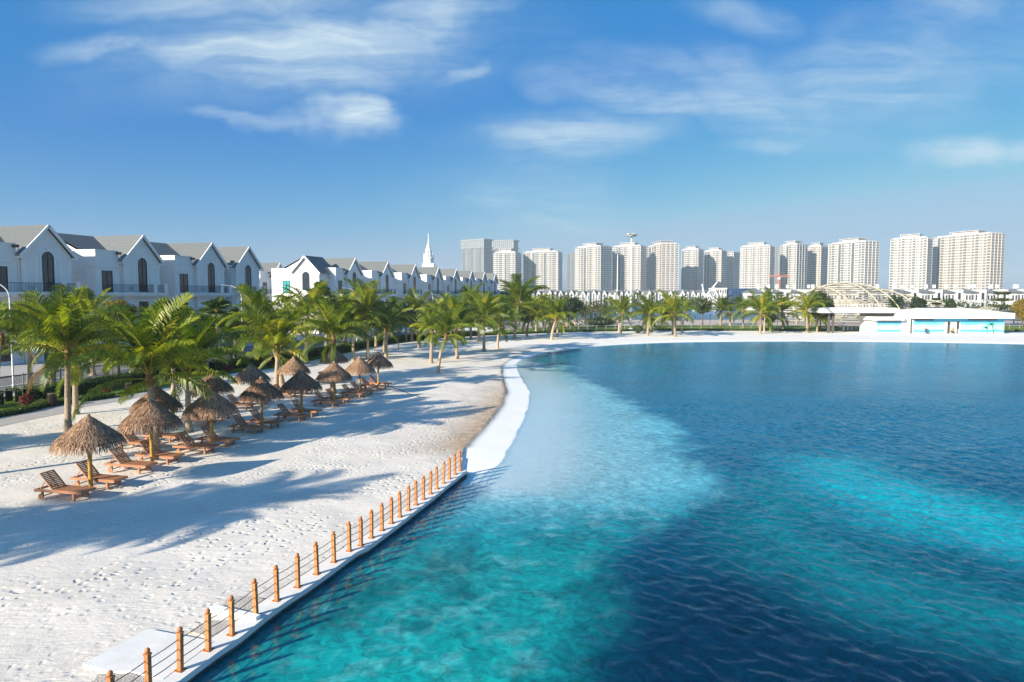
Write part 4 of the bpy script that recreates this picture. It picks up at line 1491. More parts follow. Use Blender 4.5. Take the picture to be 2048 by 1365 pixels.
# palms standing outside the picture on the left, whose shadows fall across the near sand
for i, (x, y, h, l) in enumerate([(-25.8, 9.3, 5.8, 3.5), (-23.6, 10.7, 5.6, 3.4), (-28.4, 9.2, 5.4, 3.4), (-30.5, 24.2, 6.4, 3.4), (-25.7, 21.9, 6.2, 3.4), (-37.0, 21.0, 5.4, 3.4)]):
    palm(OFFL[i], Vector((x, y, 0)), Vector((x + .5, y + .3, h)), l, nf=24, seed=400 + i, rbase=.2, group='palms left of the view')


# ================================================================ broadleaf trees, shrubs, hedges
def leaves(b, c, rx, ry, rz, n, size, r, shell=.55, flat=.0):
    for _ in range(n):
        while True:
            v = Vector((r.uniform(-1, 1), r.uniform(-1, 1), r.uniform(-1, 1)))
            if shell < v.length <= 1: break
        p = Vector((c[0] + v.x * rx, c[1] + v.y * ry, c[2] + v.z * rz))
        nrm = (v * .8 + Vector((r.gauss(0, .5), r.gauss(0, .5), r.gauss(.5, .5) + flat))).normalized()
        a = nrm.cross(Vector((r.gauss(0, 1), r.gauss(0, 1), r.gauss(0, 1)))).normalized()
        d = nrm.cross(a)
        s = size * r.uniform(.6, 1.3)
        k = len(b.v)
        b.v += [tuple(p - a * s), tuple(p + d * s * .45), tuple(p + a * s), tuple(p - d * s * .45)]
        b.f.append((k, k + 1, k + 2, k + 3)); b.m.append(0)


def crown_mesh(mat, Rx, Rz, nclump, nleaf, size, seed, kind='round'):
    r = random.Random(seed)
    b = MB()
    cs = []
    for i in range(nclump):
        while True:
            v = Vector((r.uniform(-1, 1), r.uniform(-1, 1), r.uniform(-.9, 1)))
            if .35 < v.length < 1: break
        if kind == 'tier':
            lev = i % 4
            z = -.75 + lev * .5
            rad = (1 - lev * .2) * r.uniform(.2, .9)
            a = r.uniform(0, 6.28)
            c = Vector((rad * math.cos(a) * Rx, rad * math.sin(a) * Rx, z * Rz))
            leaves(b, c, Rx * .34, Rx * .34, Rz * .12, nleaf, size, r, 0, .8)
        else:
            c = Vector((v.x * Rx * .78, v.y * Rx * .78, v.z * Rz * .78))
            k = r.uniform(.22, .40)
            leaves(b, c, Rx * k, Rx * k, Rz * k * .85, nleaf, size, r, .3)
        cs.append(c)
    return b.mesh('crown', mat), cs


CR = {}


def tree(label, base, H, Rx, Rz, mat, seed, nclump=46, nleaf=110, size=.19, kind='round', group='park trees', rb=.14):
    t = thing('broadleaf_tree', label, 'tree', base, 0, group)
    me, cs = crown_mesh(M[mat], Rx, Rz, nclump, nleaf, size, seed, kind)
    cz = H - Rz
    link('crown', me, t, (0, 0, cz))
    b = MB()
    r = random.Random(seed)
    th = cz - Rz * .3
    b.tube([(0, 0, -.1), (r.uniform(-.1, .1), r.uniform(-.1, .1), th * .5), (r.uniform(-.15, .15), r.uniform(-.15, .15), th), (0, 0, cz + Rz * .3)], [rb * 1.25, rb, rb * .75, rb * .3], 8)
    for c in cs[:9]:
        s = Vector((0, 0, th * r.uniform(.75, 1.0)))
        e = Vector((c.x, c.y, c.z + cz))
        b.tube([s, s.lerp(e, .5) + Vector((0, 0, .1)), e], [rb * .45, rb * .3, rb * .12], 5)
    b.obj('trunk', M['bark'], t)
    return t


def tree_px(label, u, vb, vtop, vbot, ru, mat, seed, **k):
    p = P(u, vb, 0)
    H = PY(u, vtop, p.y).z
    zb = PY(u, vbot, p.y).z
    Rz = max(.6, (H - zb) / 2)
    return tree(label, p, H, ru / F * p.y, Rz, mat, seed, **k)


tree_px('bright lime green tree among the palms behind the bend', 1087, 664, 584, 642, 34, 'leaf_lime', 1, nclump=46)
tree_px('dark green tree right of the lime one', 1136, 658, 588, 640, 34, 'leaf_dark', 2, nclump=44)
tree_px('small dark tree left of the lime one', 1050, 664, 600, 648, 22, 'leaf_dark', 3)
tree_px('yellow-green tree among palms before the second villa', 238, 760, 592, 668, 40, 'leaf_gold', 4, nclump=46, size=.12)
tree_px('slender dark tree on the plaza under the white mast', 1405, 651, 594, 632, 20, 'leaf', 5)
tree_px('large round tree beside the pavilion roof', 1640, 662, 577, 648, 28, 'leaf', 6, nclump=70)
tree_px('second round tree touching the large one left of the pavilion', 1618, 656, 590, 640, 20, 'leaf', 7)
tree_px('leaning dark tree at the pavilion gate', 1652, 660, 596, 650, 15, 'leaf_dark', 8)
tree_px('dark oval tree behind the pavilion, leftmost of four', 1790, 650, 586, 628, 15, 'leaf_dark', 9, nclump=40)
tree_px('dark oval tree behind the pavilion, second and biggest of four', 1834, 650, 588, 632, 16, 'leaf_dark', 10, nclump=44)
tree_px('light green tree behind the pavilion roof, third of four', 1871, 650, 594, 630, 15, 'leaf', 11, kind='tier')
tree_px('narrow dark tree behind the pavilion roof, rightmost of four', 1899, 650, 597, 630, 11, 'leaf_dark', 12)
tree_px('tiered light green tree at the right behind the pavilion', 2001, 652, 580, 632, 25, 'leaf', 13, kind='tier', nclump=48)
tree_px('golden round tree at the right edge', 2045, 654, 594, 648, 22, 'leaf_gold', 14, nclump=44)
tree_px('dark tree behind the yellowing palm on the far beach', 1538, 657, 602, 650, 18, 'leaf_dark', 15)
tree_px('olive tree behind the twin palms on the far beach', 1325, 655, 598, 640, 18, 'leaf', 16)
tree_px('dark leafy tree by the road before the netted building', 905, 678, 600, 664, 22, 'leaf_dark', 17)
tree_px('dark leafy tree by the road left of the date palm', 760, 686, 600, 668, 24, 'leaf_dark', 18)
tree_px('dark leafy tree by the road behind the tall palm', 728, 694, 606, 672, 26, 'leaf_dark', 19)
tree_px('dark leafy tree at the roadside before the fourth villa', 470, 722, 612, 684, 30, 'leaf_dark', 20)
tree_px('dark leafy tree at the roadside beside the stout palm', 62, 764, 606, 700, 34, 'leaf_dark', 21)
tree_px('dark leafy tree behind the dark palm before the first villa', 160, 748, 610, 694, 28, 'leaf_dark', 22)


# hedges: a clipped mass of small leaves along the strip
def hedge(name, label, d, wd, ht, u0, u1, mat, dens, size, kind_cat='hedge', seed=5):
    r = random.Random(seed)
    pts = [p for p in edge if u0 <= px_u(p) <= u1]
    o = pts[len(pts) // 2]
    b = MB()
    for i in range(len(pts) - 1):
        p, q = pts[i], pts[i + 1]
        t = (q - p); ln = t.length; t.normalize()
        nrm = Vector((-t.y, t.x, 0))
        dd = d(px_u(p)) if callable(d) else d
        n = int(ln * dens)
        for _ in range(n):
            a, s, h = r.random(), r.uniform(-1, 1), r.random()
            face = r.random()
            if face < .5: h = 1.0 + r.gauss(0, .05)
            else: s = r.choice((-1, -1, 1)) * (1 + r.gauss(0, .06))
            c = p + t * (a * ln) + nrm * (dd + s * wd / 2) + Vector((0, 0, .05 + max(0, h) * ht))
            nn = Vector((nrm.x * s, nrm.y * s, h * .8)) + Vector((r.gauss(0, .5), r.gauss(0, .5), r.gauss(.2, .5)))
            nn.normalize()
            aa = nn.cross(Vector((r.gauss(0, 1), r.gauss(0, 1), r.gauss(0, 1)))).normalized(); d2 = nn.cross(aa)
            k = len(b.v); sz = size * r.uniform(.6, 1.3)
            c = c - o
            b.v += [tuple(c - aa * sz), tuple(c + d2 * sz * .5), tuple(c + aa * sz), tuple(c - d2 * sz * .5)]
            b.f.append((k, k + 1, k + 2, k + 3)); b.m.append(0)
        # the dark twiggy inside
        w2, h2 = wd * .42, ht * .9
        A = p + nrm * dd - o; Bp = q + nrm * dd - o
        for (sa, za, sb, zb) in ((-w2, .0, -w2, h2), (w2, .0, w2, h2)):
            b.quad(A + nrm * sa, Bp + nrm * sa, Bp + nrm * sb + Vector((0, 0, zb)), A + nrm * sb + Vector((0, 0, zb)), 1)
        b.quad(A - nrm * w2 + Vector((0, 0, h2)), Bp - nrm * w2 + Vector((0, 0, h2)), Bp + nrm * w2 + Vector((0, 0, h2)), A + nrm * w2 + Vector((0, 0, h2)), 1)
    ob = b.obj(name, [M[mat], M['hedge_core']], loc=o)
    return tag(ob, label, kind_cat)


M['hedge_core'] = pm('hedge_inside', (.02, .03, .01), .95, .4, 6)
hedge_d = lambda u: lerp_keys([(-900, 4.6), (60, 4.2), (330, 3.6), (560, 2.6), (720, .9), (960, .8)], u)
hedge('hedge', 'clipped dark green hedge between beach lawn and road', hedge_d, 1.1, .85, -700, 965, 'hedge', 330, .085, seed=5)
hedge('border_shrubs', 'low leafy green border along the path at the left', .35, .6, .28, -400, 240, 'cover', 260, .06, 'border', seed=6)
hedge('border_shrubs', 'low bright green border where sand meets lawn on the far beach', .6, 1.1, .32, 960, 1672, 'cover', 150, .10, 'border', seed=7)
hedge('border_shrubs', 'low green border right of the pavilion', .6, 1.1, .4, 2012, 2600, 'cover', 120, .10, 'border', seed=8)


def shrub(name, label, p, rad, mat, n=900, size=.05, seed=0, squash=.85, group=None, stem=.12):
    r = random.Random(seed)
    t = thing(name, label, 'shrub', p, 0, group)
    b = MB()
    leaves(b, (0, 0, rad * squash + stem), rad, rad, rad * squash, n, size, r, .6)
    b.obj('foliage', M[mat], t)
    b = MB()
    b.tube([(0, 0, -.05), (0, 0, stem + rad * .5)], [.03, .02], 6)
    for k in range(5):
        a = k * 1.257
        b.tube([(0, 0, stem), (rad * .5 * math.cos(a), rad * .5 * math.sin(a), rad * squash + stem)], [.015, .008], 5)
    b.obj('stem', M['bark'], t)
    return t


for i, (u, v, ru, lab) in enumerate(((54, 815, 14, 'orange-red clipped bush beside the litter bin at the left'), (214, 790, 11, 'dark red round bush on the lawn behind the nearest parasols'),
                                     (356, 765, 10, 'orange-red round bush beside the third palm trunk'), (457, 746, 10, 'dark red round bush behind the shaded parasols'),
                                     (539, 735, 9, 'red round bush left of the dark palm trunk'))):
    p = P(u, v, .05)
    shrub('red_bush', lab, p, ru / F * p.y, 'leaf_red', 1100, .05, 30 + i, group='red bushes on the lawn')
p = P(1276, 668, .05)
shrub('agave_shrub', 'dark green shrub on the grass right of the floodlight mast', p, 10 / F * p.y, 'leaf_dark', 500, .16, 41)
p = P(1200, 654, .05)
shrub('ground_shrub', 'low spreading bright shrub on the lawn before the date palms', p, 32 / F * p.y, 'cover', 2200, .16, 42, .28)
p = P(1318, 660, .05)
shrub('ground_shrub', 'low green shrub on the lawn behind the pale curved palm', p, 22 / F * p.y, 'hedge', 900, .14, 43, .4)
p = P(1222, 650, .05)
shrub('golden_shrub', 'golden yellow shrub on the plaza behind the floodlight mast palm', p, 12 / F * p.y, 'leaf_gold', 700, .15, 44, .6)

# short turf blades near the sand edge so that the lawn is not a flat sheet
r = random.Random(3)
b = MB()
pts = [p for p in edge if -300 <= px_u(p) <= 700]
for i in range(len(pts) - 1):
    p, q = pts[i], pts[i + 1]
    t = q - p; ln = t.length; t.normalize(); nrm = Vector((-t.y, t.x, 0))
    for _ in range(int(ln * 170)):
        c = p + t * r.random() * ln + nrm * (r.random() ** 1.2 * 4.2) + Vector((0, 0, .055))
        a = r.uniform(0, 6.28); h = r.uniform(.05, .12); w = .02
        dx = Vector((math.cos(a), math.sin(a), 0)) * w
        b.tri(c - dx, c + dx, c + Vector((r.gauss(0, .04), r.gauss(0, .04), h)))
tag(b.obj('grass', M['cover']), 'short grass along the edge of the sand', 'grass', kind='stuff')
# ================================================================ street furniture
def street_lamp(label, u, vtop, ztop=8.2, arm=1.7, base_z=0.0):
    Y = (ztop - CAM_H) * F / (592 - vtop)
    x = (u - 1024) / F * Y
    t = thing('street_lamp', label, 'street lamp', (x, Y, base_z), 0, 'white street lamps along the road')
    b = MB()
    b.tube([(0, 0, 0), (0, 0, 1.0), (0, 0, ztop - 1.3)], [.085, .075, .05], 10)
    b.lathe([(.13, 0), (.13, .25), (.09, .32)], 10)
    b.obj('pole', M['lamp_pole'], t, smooth=True)
    b = MB()
    pts = [Vector((-arm * .72 * (1 - math.cos(a)), -arm * .25 * (1 - math.cos(a)), ztop - 1.3 + 1.15 * math.sin(a))) for a in [k * math.pi / 2 / 7 for k in range(8)]]
    b.tube(pts, [.05 - .002 * k for k in range(8)], 8)
    b.obj('arm', M['lamp_pole'], t, smooth=True)
    e = pts[-1]
    b = MB(); b.bar(e + Vector((.1, .03, 0)), e + Vector((-.62, -.22, .10)), .20, .07)
    h = b.obj('lamp_head', M['galv'], t)
    b = MB(); b.bar(e + Vector((.0, .0, -.04)), e + Vector((-.52, -.19, .045)), .14, .015)
    b.obj('lens', M['trim'], h)
    return t


for lab, u, v in (('white curved street lamp at the left edge before the first villa', 21, 560), ('white curved street lamp in front of the fourth villa', 484, 569),
                  ('white curved street lamp before the white corner villa', 713, 575), ('white curved street lamp in front of the terrace behind the hedge', 866, 580),
                  ('white curved street lamp beside the dark netted building', 967, 583)):
    street_lamp(lab, u, v)


def post_lamp(label, u, vb, vt):
    p = P(u, vb, 0)
    H = PY(u, vt, p.y).z
    t = thing('post_lamp', label, 'lamp post', p, 0, 'slim black lamp posts by the beach')
    b = MB(); b.tube([(0, 0, 0), (0, 0, H - .25)], [.05, .035], 8); b.lathe([(.09, 0), (.09, .12), (.05, .16)], 8)
    b.obj('pole', M['iron'], t)
    b = MB(); b.lathe([(.05, H - .25), (.10, H - .22), (.12, H - .03), (.14, H - .02), (.04, H + .05)], 10)
    b.obj('lamp_head', M['iron'], t)


for lab, u, vb, vt in (('black lamp post on the sand edge right of the parasols', 797, 701, 652), ('black lamp post at the lawn edge before the date palms', 1180, 664, 626),
                       ('black lamp post at the lawn edge under the lime tree', 1075, 668, 644), ('black lamp post on the far beach before the plaza tree', 1420, 661, 630),
                       ('black lamp post left of the yellow-green plaza palm', 1452, 653, 634), ('black lamp post by the far beach left of the pavilion', 1554, 661, 628)):
    post_lamp(lab, u, vb, vt)


def bin_(label, u, vb, h):
    p = P(u, vb, .05)
    t = thing('litter_bin', label, 'litter bin', p, 0, 'round dark litter bins')
    b = MB(); b.lathe([(.20, 0), (.20, .04), (.235, .05), (.235, h - .08), (.22, h - .06)], 16)
    for k in range(18):
        a = 2 * math.pi * k / 18
        b.bar((.242 * math.cos(a), .242 * math.sin(a), .07), (.242 * math.cos(a), .242 * math.sin(a), h - .1), .03, .02)
    b.obj('body', M['dark_metal'], t)
    b = MB(); b.lathe([(.25, h - .06), (.26, h - .02), (.22, h), (.14, h + .01)], 16)
    b.obj('rim', M['bark'], t)


bin_('dark round litter bin between the orange-red bush and the palm', 105, 812, .80)
bin_('dark round litter bin on the lawn edge near the dark red bush', 258, 786, .70)


def mast(label, u, vb, vt, head, Y=None):
    p = P(u, vb, 0) if Y is None else Vector(((u - 1024) / F * Y, Y, 0))
    H = PY(u, vt, p.y).z
    k = min(1.0, p.y / 140)
    t = thing('floodlight_mast', label, 'floodlight mast', p, 0, 'tall floodlight masts')
    b = MB(); b.tube([(0, 0, 0), (0, 0, H * .5), (0, 0, H - .6)], [.30 * k, .21 * k, .13 * k], 12)
    b.lathe([(.6 * k, 0), (.6 * k, .4), (.38 * k, .5)], 12)
    b.obj('pole', M['lamp_pole'], t, smooth=True)
    b = MB(); b.lathe([(.85 * k, H - .75), (.95 * k, H - .72), (.95 * k, H - .62), (.85 * k, H - .6)], 16)
    b.obj('ring', M['galv'], t)
    for q in range(8):
        a = 2 * math.pi * q / 8
        b = MB()
        c, s = math.cos(a), math.sin(a)
        b.bar((c * .5 * k, s * .5 * k, H - .55), (c * 1.15 * k, s * 1.15 * k, H - .3), .5 * k, .32 * k)
        b.obj('floodlight', M['galv'], t)


mast('tall white floodlight mast on the grass before the towers', 1261, 662, 466, 8)
mast('farther floodlight mast left of the tall one', 1234, 600, 504, 8, Y=270)

M['fence_grey'] = pm('fence_grey', (.15, .17, .17), .5, .1)
# chain fence along the hedge: white posts, three rails, thin bars
def rail_fence(label, d, u0, u1, step, h, cat='fence', bars=True):
    pts = [p for p in smooth_line(edge, 3) if u0 <= px_u(p) <= u1]
    off = []
    for i, p in enumerate(pts):
        t = pts[min(i + 1, len(pts) - 1)] - pts[max(i - 1, 0)]; t.z = 0; t.normalize()
        dd = d(px_u(p)) if callable(d) else d
        off.append(p + Vector((-t.y, t.x, 0)) * dd)
    # resample
    res = [off[0]]; acc = 0
    for a, c in zip(off, off[1:]):
        seg = (c - a).length
        while acc + seg >= step:
            k = (step - acc) / seg
            a = a.lerp(c, k); seg = (c - a).length; acc = 0
            res.append(a)
        acc += seg
    o = res[len(res) // 2]
    t = thing('rail_fence', label, cat, o)
    b = MB(); b.box(-.035, .035, -.035, .035, 0, h); b.box(-.045, .045, -.045, .045, h, h + .02)
    pm_ = b.mesh('post', M['galv'] if not bars else M['fence_grey'])
    for p in res:
        link('post', pm_, t, p - o)
    b = MB()
    for a, c in zip(res, res[1:]):
        for z in (.15, h * .55, h - .08):
            b.bar(a - o + Vector((0, 0, z)), c - o + Vector((0, 0, z)), .02, .03)
    b.obj('rail', M['galv'] if not bars else M['fence_grey'], t)
    if bars:
        b = MB()
        for a, c in zip(res, res[1:]):
            n = max(2, int((c - a).length / .28))
            for k in range(1, n):
                q = a.lerp(c, k / n) - o
                b.bar(q + Vector((0, 0, .15)), q + Vector((0, 0, h - .08)), .012, .012, up=(1, 0, 0))
        tag(b.obj('bars', M['fence_grey'], t), kind='stuff')


rail_fence('thin grey rail fence behind the hedge along the road', lambda u: hedge_d(u) + 1.0, -500, 965, 2.4, 1.75)
rail_fence('low white-post wire fence along the far lawn', 1.9, 975, 1660, 2.0, 1.1, bars=False)
rail_fence('short grey rail fence right of the pavilion', 2.4, 2014, 2300, 2.0, 1.2, bars=False)


# ================================================================ the villas by the road
S_AX = Vector((.272, .962, 0)).normalized()
RZ = math.atan2(S_AX.y, S_AX.x)
H0 = Vector((-49.0, 72.0, 0))
FLOOR = 7.35            # balcony floor
EAVE, APEX, PAR = 11.55, 14.35, 12.15


def slope_tiles(b, e0, e1, r0, r1, n, lift=.05, th=.022):
    """courses of tiles from eave line e0-e1 up to ridge line r0-r1, each course a step"""
    e0, e1, r0, r1 = map(Vector, (e0, e1, r0, r1))
    nrm = (e1 - e0).cross(r0 - e0).normalized()
    if nrm.z < 0: nrm = -nrm
    for k in range(n):
        a, c = k / n, (k + 1) / n + .004
        A, B2 = e0.lerp(r0, a) + nrm * (lift + th), e1.lerp(r1, a) + nrm * (lift + th)
        C, D = e1.lerp(r1, c) + nrm * lift, e0.lerp(r0, c) + nrm * lift
        b.quad(A, B2, C, D)
        b.quad(e0.lerp(r0, a) + nrm * lift * .3, e1.lerp(r1, a) + nrm * lift * .3, B2, A)


def arch_pts(x, z0, z1, w, n=10):
    """outline of an opening with a round head; z1 is the crown"""
    rr = w / 2
    pts = [(x - rr, z0), (x - rr, z1 - rr)]
    for k in range(1, n):
        a = math.pi - math.pi * k / n
        pts.append((x + rr * math.cos(a), z1 - rr + rr * math.sin(a)))
    pts += [(x + rr, z1 - rr), (x + rr, z0)]
    return pts


def arched_window(parent, x, y, z0, z1, w):
    """frame proud of the wall, glass behind it, muntins"""
    op = arch_pts(x, z0, z1, w); ip = arch_pts(x, z0 + .07, z1 - .09, w - .18)
    b = MB()
    for i in range(len(op) - 1):
        (xa, za), (xb, zb) = op[i], op[i + 1]; (xc, zc), (xd, zd) = ip[i], ip[i + 1]
        b.quad((xa, y - .09, za), (xb, y - .09, zb), (xd, y - .09, zd), (xc, y - .09, zc))
        b.quad((xc, y - .09, zc), (xd, y - .09, zd), (xd, y - .02, zd), (xc, y - .02, zc))
        b.quad((xb, y - .09, zb), (xa, y - .09, za), (xa, y, za), (xb, y, zb))
    b.box(x - .03, x + .03, y - .08, y - .03, z0, z1 - .1)
    nb = 4
    for k in range(1, nb + 1):
        z = z0 + (z1 - w / 2 - z0) * k / nb
        b.box(x - w / 2 + .08, x + w / 2 - .08, y - .075, y - .03, z - .025, z + .025)
    fr = b.obj('arched_window', M['frame'], parent)
    b = MB(); b.poly([(px_, y - .025, pz) for px_, pz in reversed(ip)])
    b.obj('pane', M['glass'], fr)
    # plaster surround
    oo = arch_pts(x, z0, z1 + .24, w + .48)
    b = MB()
    for i in range(len(op) - 1):
        (xa, za), (xb, zb) = oo[i], oo[i + 1]; (xc, zc), (xd, zd) = op[i], op[i + 1]
        b.quad((xa, y - .06, za), (xb, y - .06, zb), (xd, y - .06, zd), (xc, y - .06, zc))
        b.quad((xb, y - .06, zb), (xa, y - .06, za), (xa, y, za), (xb, y, zb))
    b.box(x - .13, x + .13, y - .16, y - .061, z1 + .02, z1 + .42)
    b.obj('surround', M['trim'], fr)
    return fr


def rect_window(parent, name, x0, x1, y, z0, z1, nx=2, nz=3, film=None, trim=True):
    b = MB()
    fw = .07
    for (a, c, d, e) in ((x0, x0 + fw, z0, z1), (x1 - fw, x1, z0, z1), (x0 + fw, x1 - fw, z1 - fw, z1), (x0 + fw, x1 - fw, z0, z0 + fw)):
        b.box(a, c, y - .08, y + .0, d, e)
    for k in range(1, nx):
        x = x0 + (x1 - x0) * k / nx
        b.box(x - .035, x + .035, y - .07, y - .03, z0 + fw, z1 - fw)
    for k in range(1, nz):
        z = z0 + (z1 - z0) * k / nz
        b.box(x0 + fw, x1 - fw, y - .065, y - .03, z - .02, z + .02)
    fr = b.obj(name, M['frame'], parent)
    b = MB(); b.quad((x0 + fw, y - .025, z0 + fw), (x1 - fw, y - .025, z0 + fw), (x1 - fw, y - .025, z1 - fw), (x0 + fw, y - .025, z1 - fw))
    b.obj('pane', M['teal_film'] if film else M['glass'], fr)
    if trim:
        b = MB()
        b.box(x0 - .16, x0 - .002, y - .06, y, z0, z1 + .16); b.box(x1 + .002, x1 + .16, y - .06, y, z0, z1 + .16)
        b.box(x0 - .002, x1 + .002, y - .06, y, z1 + .002, z1 + .16); b.box(x0 - .22, x1 + .22, y - .12, y - .061, z1 + .161, z1 + .26)
        b.obj('surround', M['trim'], fr)
    return fr


def gable_front(b, tr, xc, hw, y, zb, ze, za, side=0):
    """b: wall faces of a gable of half width hw on plane y; returns nothing"""
    b.poly([(xc - hw, y, zb), (xc + hw, y, zb), (xc + hw, y, ze), (xc, y, za - .15), (xc - hw, y, ze)])


def railing(parent, x0, x1, y, z, sides=None):
    b = MB()
    for zz, hh in ((z + .10, .03), (z + .92, .045)):
        b.box(x0, x1, y - .02, y + .02, zz, zz + hh)
    n = max(2, int((x1 - x0) / .16))
    for k in range(n + 1):
        x = x0 + (x1 - x0) * k / n
        b.box(x - .013, x + .013, y - .012, y + .012, z + .13, z + .92)
    # one scrolled panel in the middle
    xm = (x0 + x1) / 2
    for q in (-.22, .22):
        pts = [(xm + q + .13 * math.cos(a), y, z + .5 + .22 * math.sin(a)) for a in [2 * math.pi * k / 12 for k in range(13)]]
        b.tube(pts, .016, 5, False)
    b.obj('railing', M['iron'], parent)


def make_villa(left_parapet=True, corner=False, label='x'):
    """front on y=0 facing -y, gable at x=0; x grows along the row away from the camera"""
    t = thing('terrace_villa', label, 'villa', H0, RZ, 'white terraced villas along the road')
    XL = -6.3 if left_parapet else -3.2
    GW = 2.75
    YB = 12.5
    w = MB()
    # body
    w.box(XL, 3.1, 0.0, YB, 0, EAVE - .05)
    # gable bay, a little proud
    w.box(-GW, GW, -.35, -.002, 0, EAVE - .3)
    w.poly([(-GW, -.35, EAVE - .3), (GW, -.35, EAVE - .3), (0, -.35, APEX - .22)])
    w.poly([(GW, 0.3, EAVE - .3), (-GW, .3, EAVE - .3), (0, .3, APEX - .22)])
    if left_parapet:
        w.box(XL, -GW - .35, 0.002, .28, EAVE - .05, PAR)
        w.box(XL, XL + .28, .282, 5.6, EAVE - .05, PAR)
    # main gable ends
    for x in (XL + .02 if not left_parapet else XL + .4, 3.08):
        w.poly([(x, 1.4, EAVE - .05), (x, YB, EAVE - .05), (x, 7.0, APEX - .2)])
    w.obj('wall', M['wall'], t)
    # mouldings
    m_ = MB()
    for z, d, h in ((EAVE - 1.15, .07, .16), (FLOOR - .55, .10, .22), (3.7, .10, .2)):
        m_.box(XL - .0, -GW - .003, -d, -.002, z, z + h)
        if z > FLOOR:
            m_.box(-GW - d, -.98, -.35 - d, -.352, z, z + h); m_.box(.98, GW + d, -.35 - d, -.352, z, z + h)
        else:
            m_.box(-GW - d, GW + d, -.35 - d, -.352, z, z + h)
        m_.box(XL - d, XL - .002, -d, YB, z, z + h)
    if left_parapet:
        m_.box(XL - .10, -GW - .36, -.11, .33, PAR + .002, PAR + .12)
        m_.box(XL - .10, XL + .36, .335, 5.7, PAR + .002, PAR + .12)
    m_.obj('moulding', M['trim'], t)
    p_ = MB()
    for x in (-GW + .06, -1.45, 1.2, GW - .45):
        p_.box(x, x + .36, -.42, -.352, FLOOR, EAVE - 1.16)
        p_.box(x - .06, x + .42, -.45, -.352, EAVE - .98, EAVE - .82)
    p_.obj('pilaster', M['trim'], t)
    # roofs
    r_ = MB()
    xr0 = XL - .45 if not left_parapet else XL + .3
    slope_tiles(r_, (xr0, .9, EAVE - .05), (3.4, .9, EAVE - .05), (xr0, 7.0, APEX), (3.4, 7.0, APEX), 22)
    slope_tiles(r_, (3.4, 13.1, EAVE - .05), (xr0, 13.1, EAVE - .05), (3.4, 7.0, APEX), (xr0, 7.0, APEX), 22)
    r_.obj('roof', M['roof'], t)
    r_ = MB()
    oy = -.80
    ez = EAVE - .45
    hw = GW + .45
    slope_tiles(r_, (-hw, oy, ez), (-hw, 6.9, ez), (0, oy, APEX), (0, 6.9, APEX), 15)
    slope_tiles(r_, (hw, 6.9, ez), (hw, oy, ez), (0, 6.9, APEX), (0, oy, APEX), 15)
    r_.obj('gable_roof', M['roof'], t)
    # barge boards and soffit
    k_ = MB()
    for s in (-1, 1):
        k_.bar((s * hw, oy + .05, ez - .08), (0, oy + .05, APEX - .08), .12, .26, up=(0, 0, 1))
        k_.quad((s * hw, oy + .1, ez - .03), (s * hw, -.36, ez - .03), (0, -.36, APEX - .03), (0, oy + .1, APEX - .03))
        k_.box(min(s * GW, s * hw), max(s * GW, s * hw), -.8, .0, ez - .28, ez - .12)
    k_.obj('barge_board', M['trim'], t)
    # windows
    arched_window(t, 0, -.352, FLOOR + .05, FLOOR + 4.25, 1.35)
    if left_parapet:
        rect_window(t, 'french_door', -5.6, -4.1, -.002, FLOOR + .05, FLOOR + 2.55, 2, 4)
        rect_window(t, 'window', -5.6, -4.2, -.002, 4.4, 6.2, 2, 3)
        rect_window(t, 'window', -5.7, -4.1, -.002, .5, 2.9, 3, 3)
    rect_window(t, 'window', -.75, .75, -.352, 4.3, 6.3, 2, 3)
    rect_window(t, 'door', -.9, .9, -.352, .1, 2.7, 2, 4)
    # plaster frames, a downpipe and joints on the front
    j_ = MB()
    if left_parapet:
        for (a, c, z0, z1) in ((-3.75, -3.15, FLOOR + .4, FLOOR + 2.5),):
            j_.box(a, c, -.035, -.0025, z0, z0 + .07); j_.box(a, c, -.035, -.0025, z1 - .07, z1)
            j_.box(a, a + .07, -.035, -.0025, z0 + .071, z1 - .071); j_.box(c - .07, c, -.035, -.0025, z0 + .071, z1 - .071)
        for z in (PAR - .55, PAR - .95):
            j_.box(XL - .03, -GW - .37, -.03, -.0022, z, z + .05); j_.box(XL - .03, XL - .0022, -.03, 5.6, z, z + .05)
    for z in (1.0, 1.9, 2.8, 4.6, 5.5):
        for a, c in ((-GW, -1.15), (1.15, GW)):
            j_.box(a, c, -.372, -.3525, z, z + .45)
    tag(j_.obj('moulding', M['trim'], t), kind='stuff')
    d_ = MB(); d_.tube([(-GW - .2, -.10, 0), (-GW - .2, -.10, PAR - .35)], .055, 6); d_.obj('downpipe', M['trim'], t)
    # blank panel on the side wall
    q = MB()
    for (a, c, d, e) in ((1.6, 1.75, 7.9, 10.0), (3.85, 4.0, 7.9, 10.0), (1.751, 3.849, 9.85, 10.0)):
        q.box(XL - .06, XL - .002, a, c, d, e)
    q.box(XL - .12, XL - .002, 1.45, 4.15, 10.003, 10.12)
    q.obj('blank_panel', M['trim'], t)
    # balcony
    s_ = MB()
    bx0 = -6.0 if left_parapet else -2.7
    s_.box(bx0, 3.0, -1.35, -.36, FLOOR - .18, FLOOR)
    s_.box(bx0 + .08, 2.92, -1.27, -.36, FLOOR - .34, FLOOR - .182)
    s_.box(bx0 + .2, 2.8, -1.1, -.36, FLOOR - .46, FLOOR - .342)
    if left_parapet:
        s_.box(bx0, -GW - .003, -.358, -.003, FLOOR - .34, FLOOR)
    bal = s_.obj('balcony', M['trim'], t)
    for x in (1.0, 2.72):
        s_ = MB(); s_.box(x - .22, x + .22, -1.36, -.95, FLOOR + .002, FLOOR + 1.02); s_.box(x - .27, x + .27, -1.41, -.90, FLOOR + 1.022, FLOOR + 1.12)
        s_.obj('pier', M['trim'], bal)
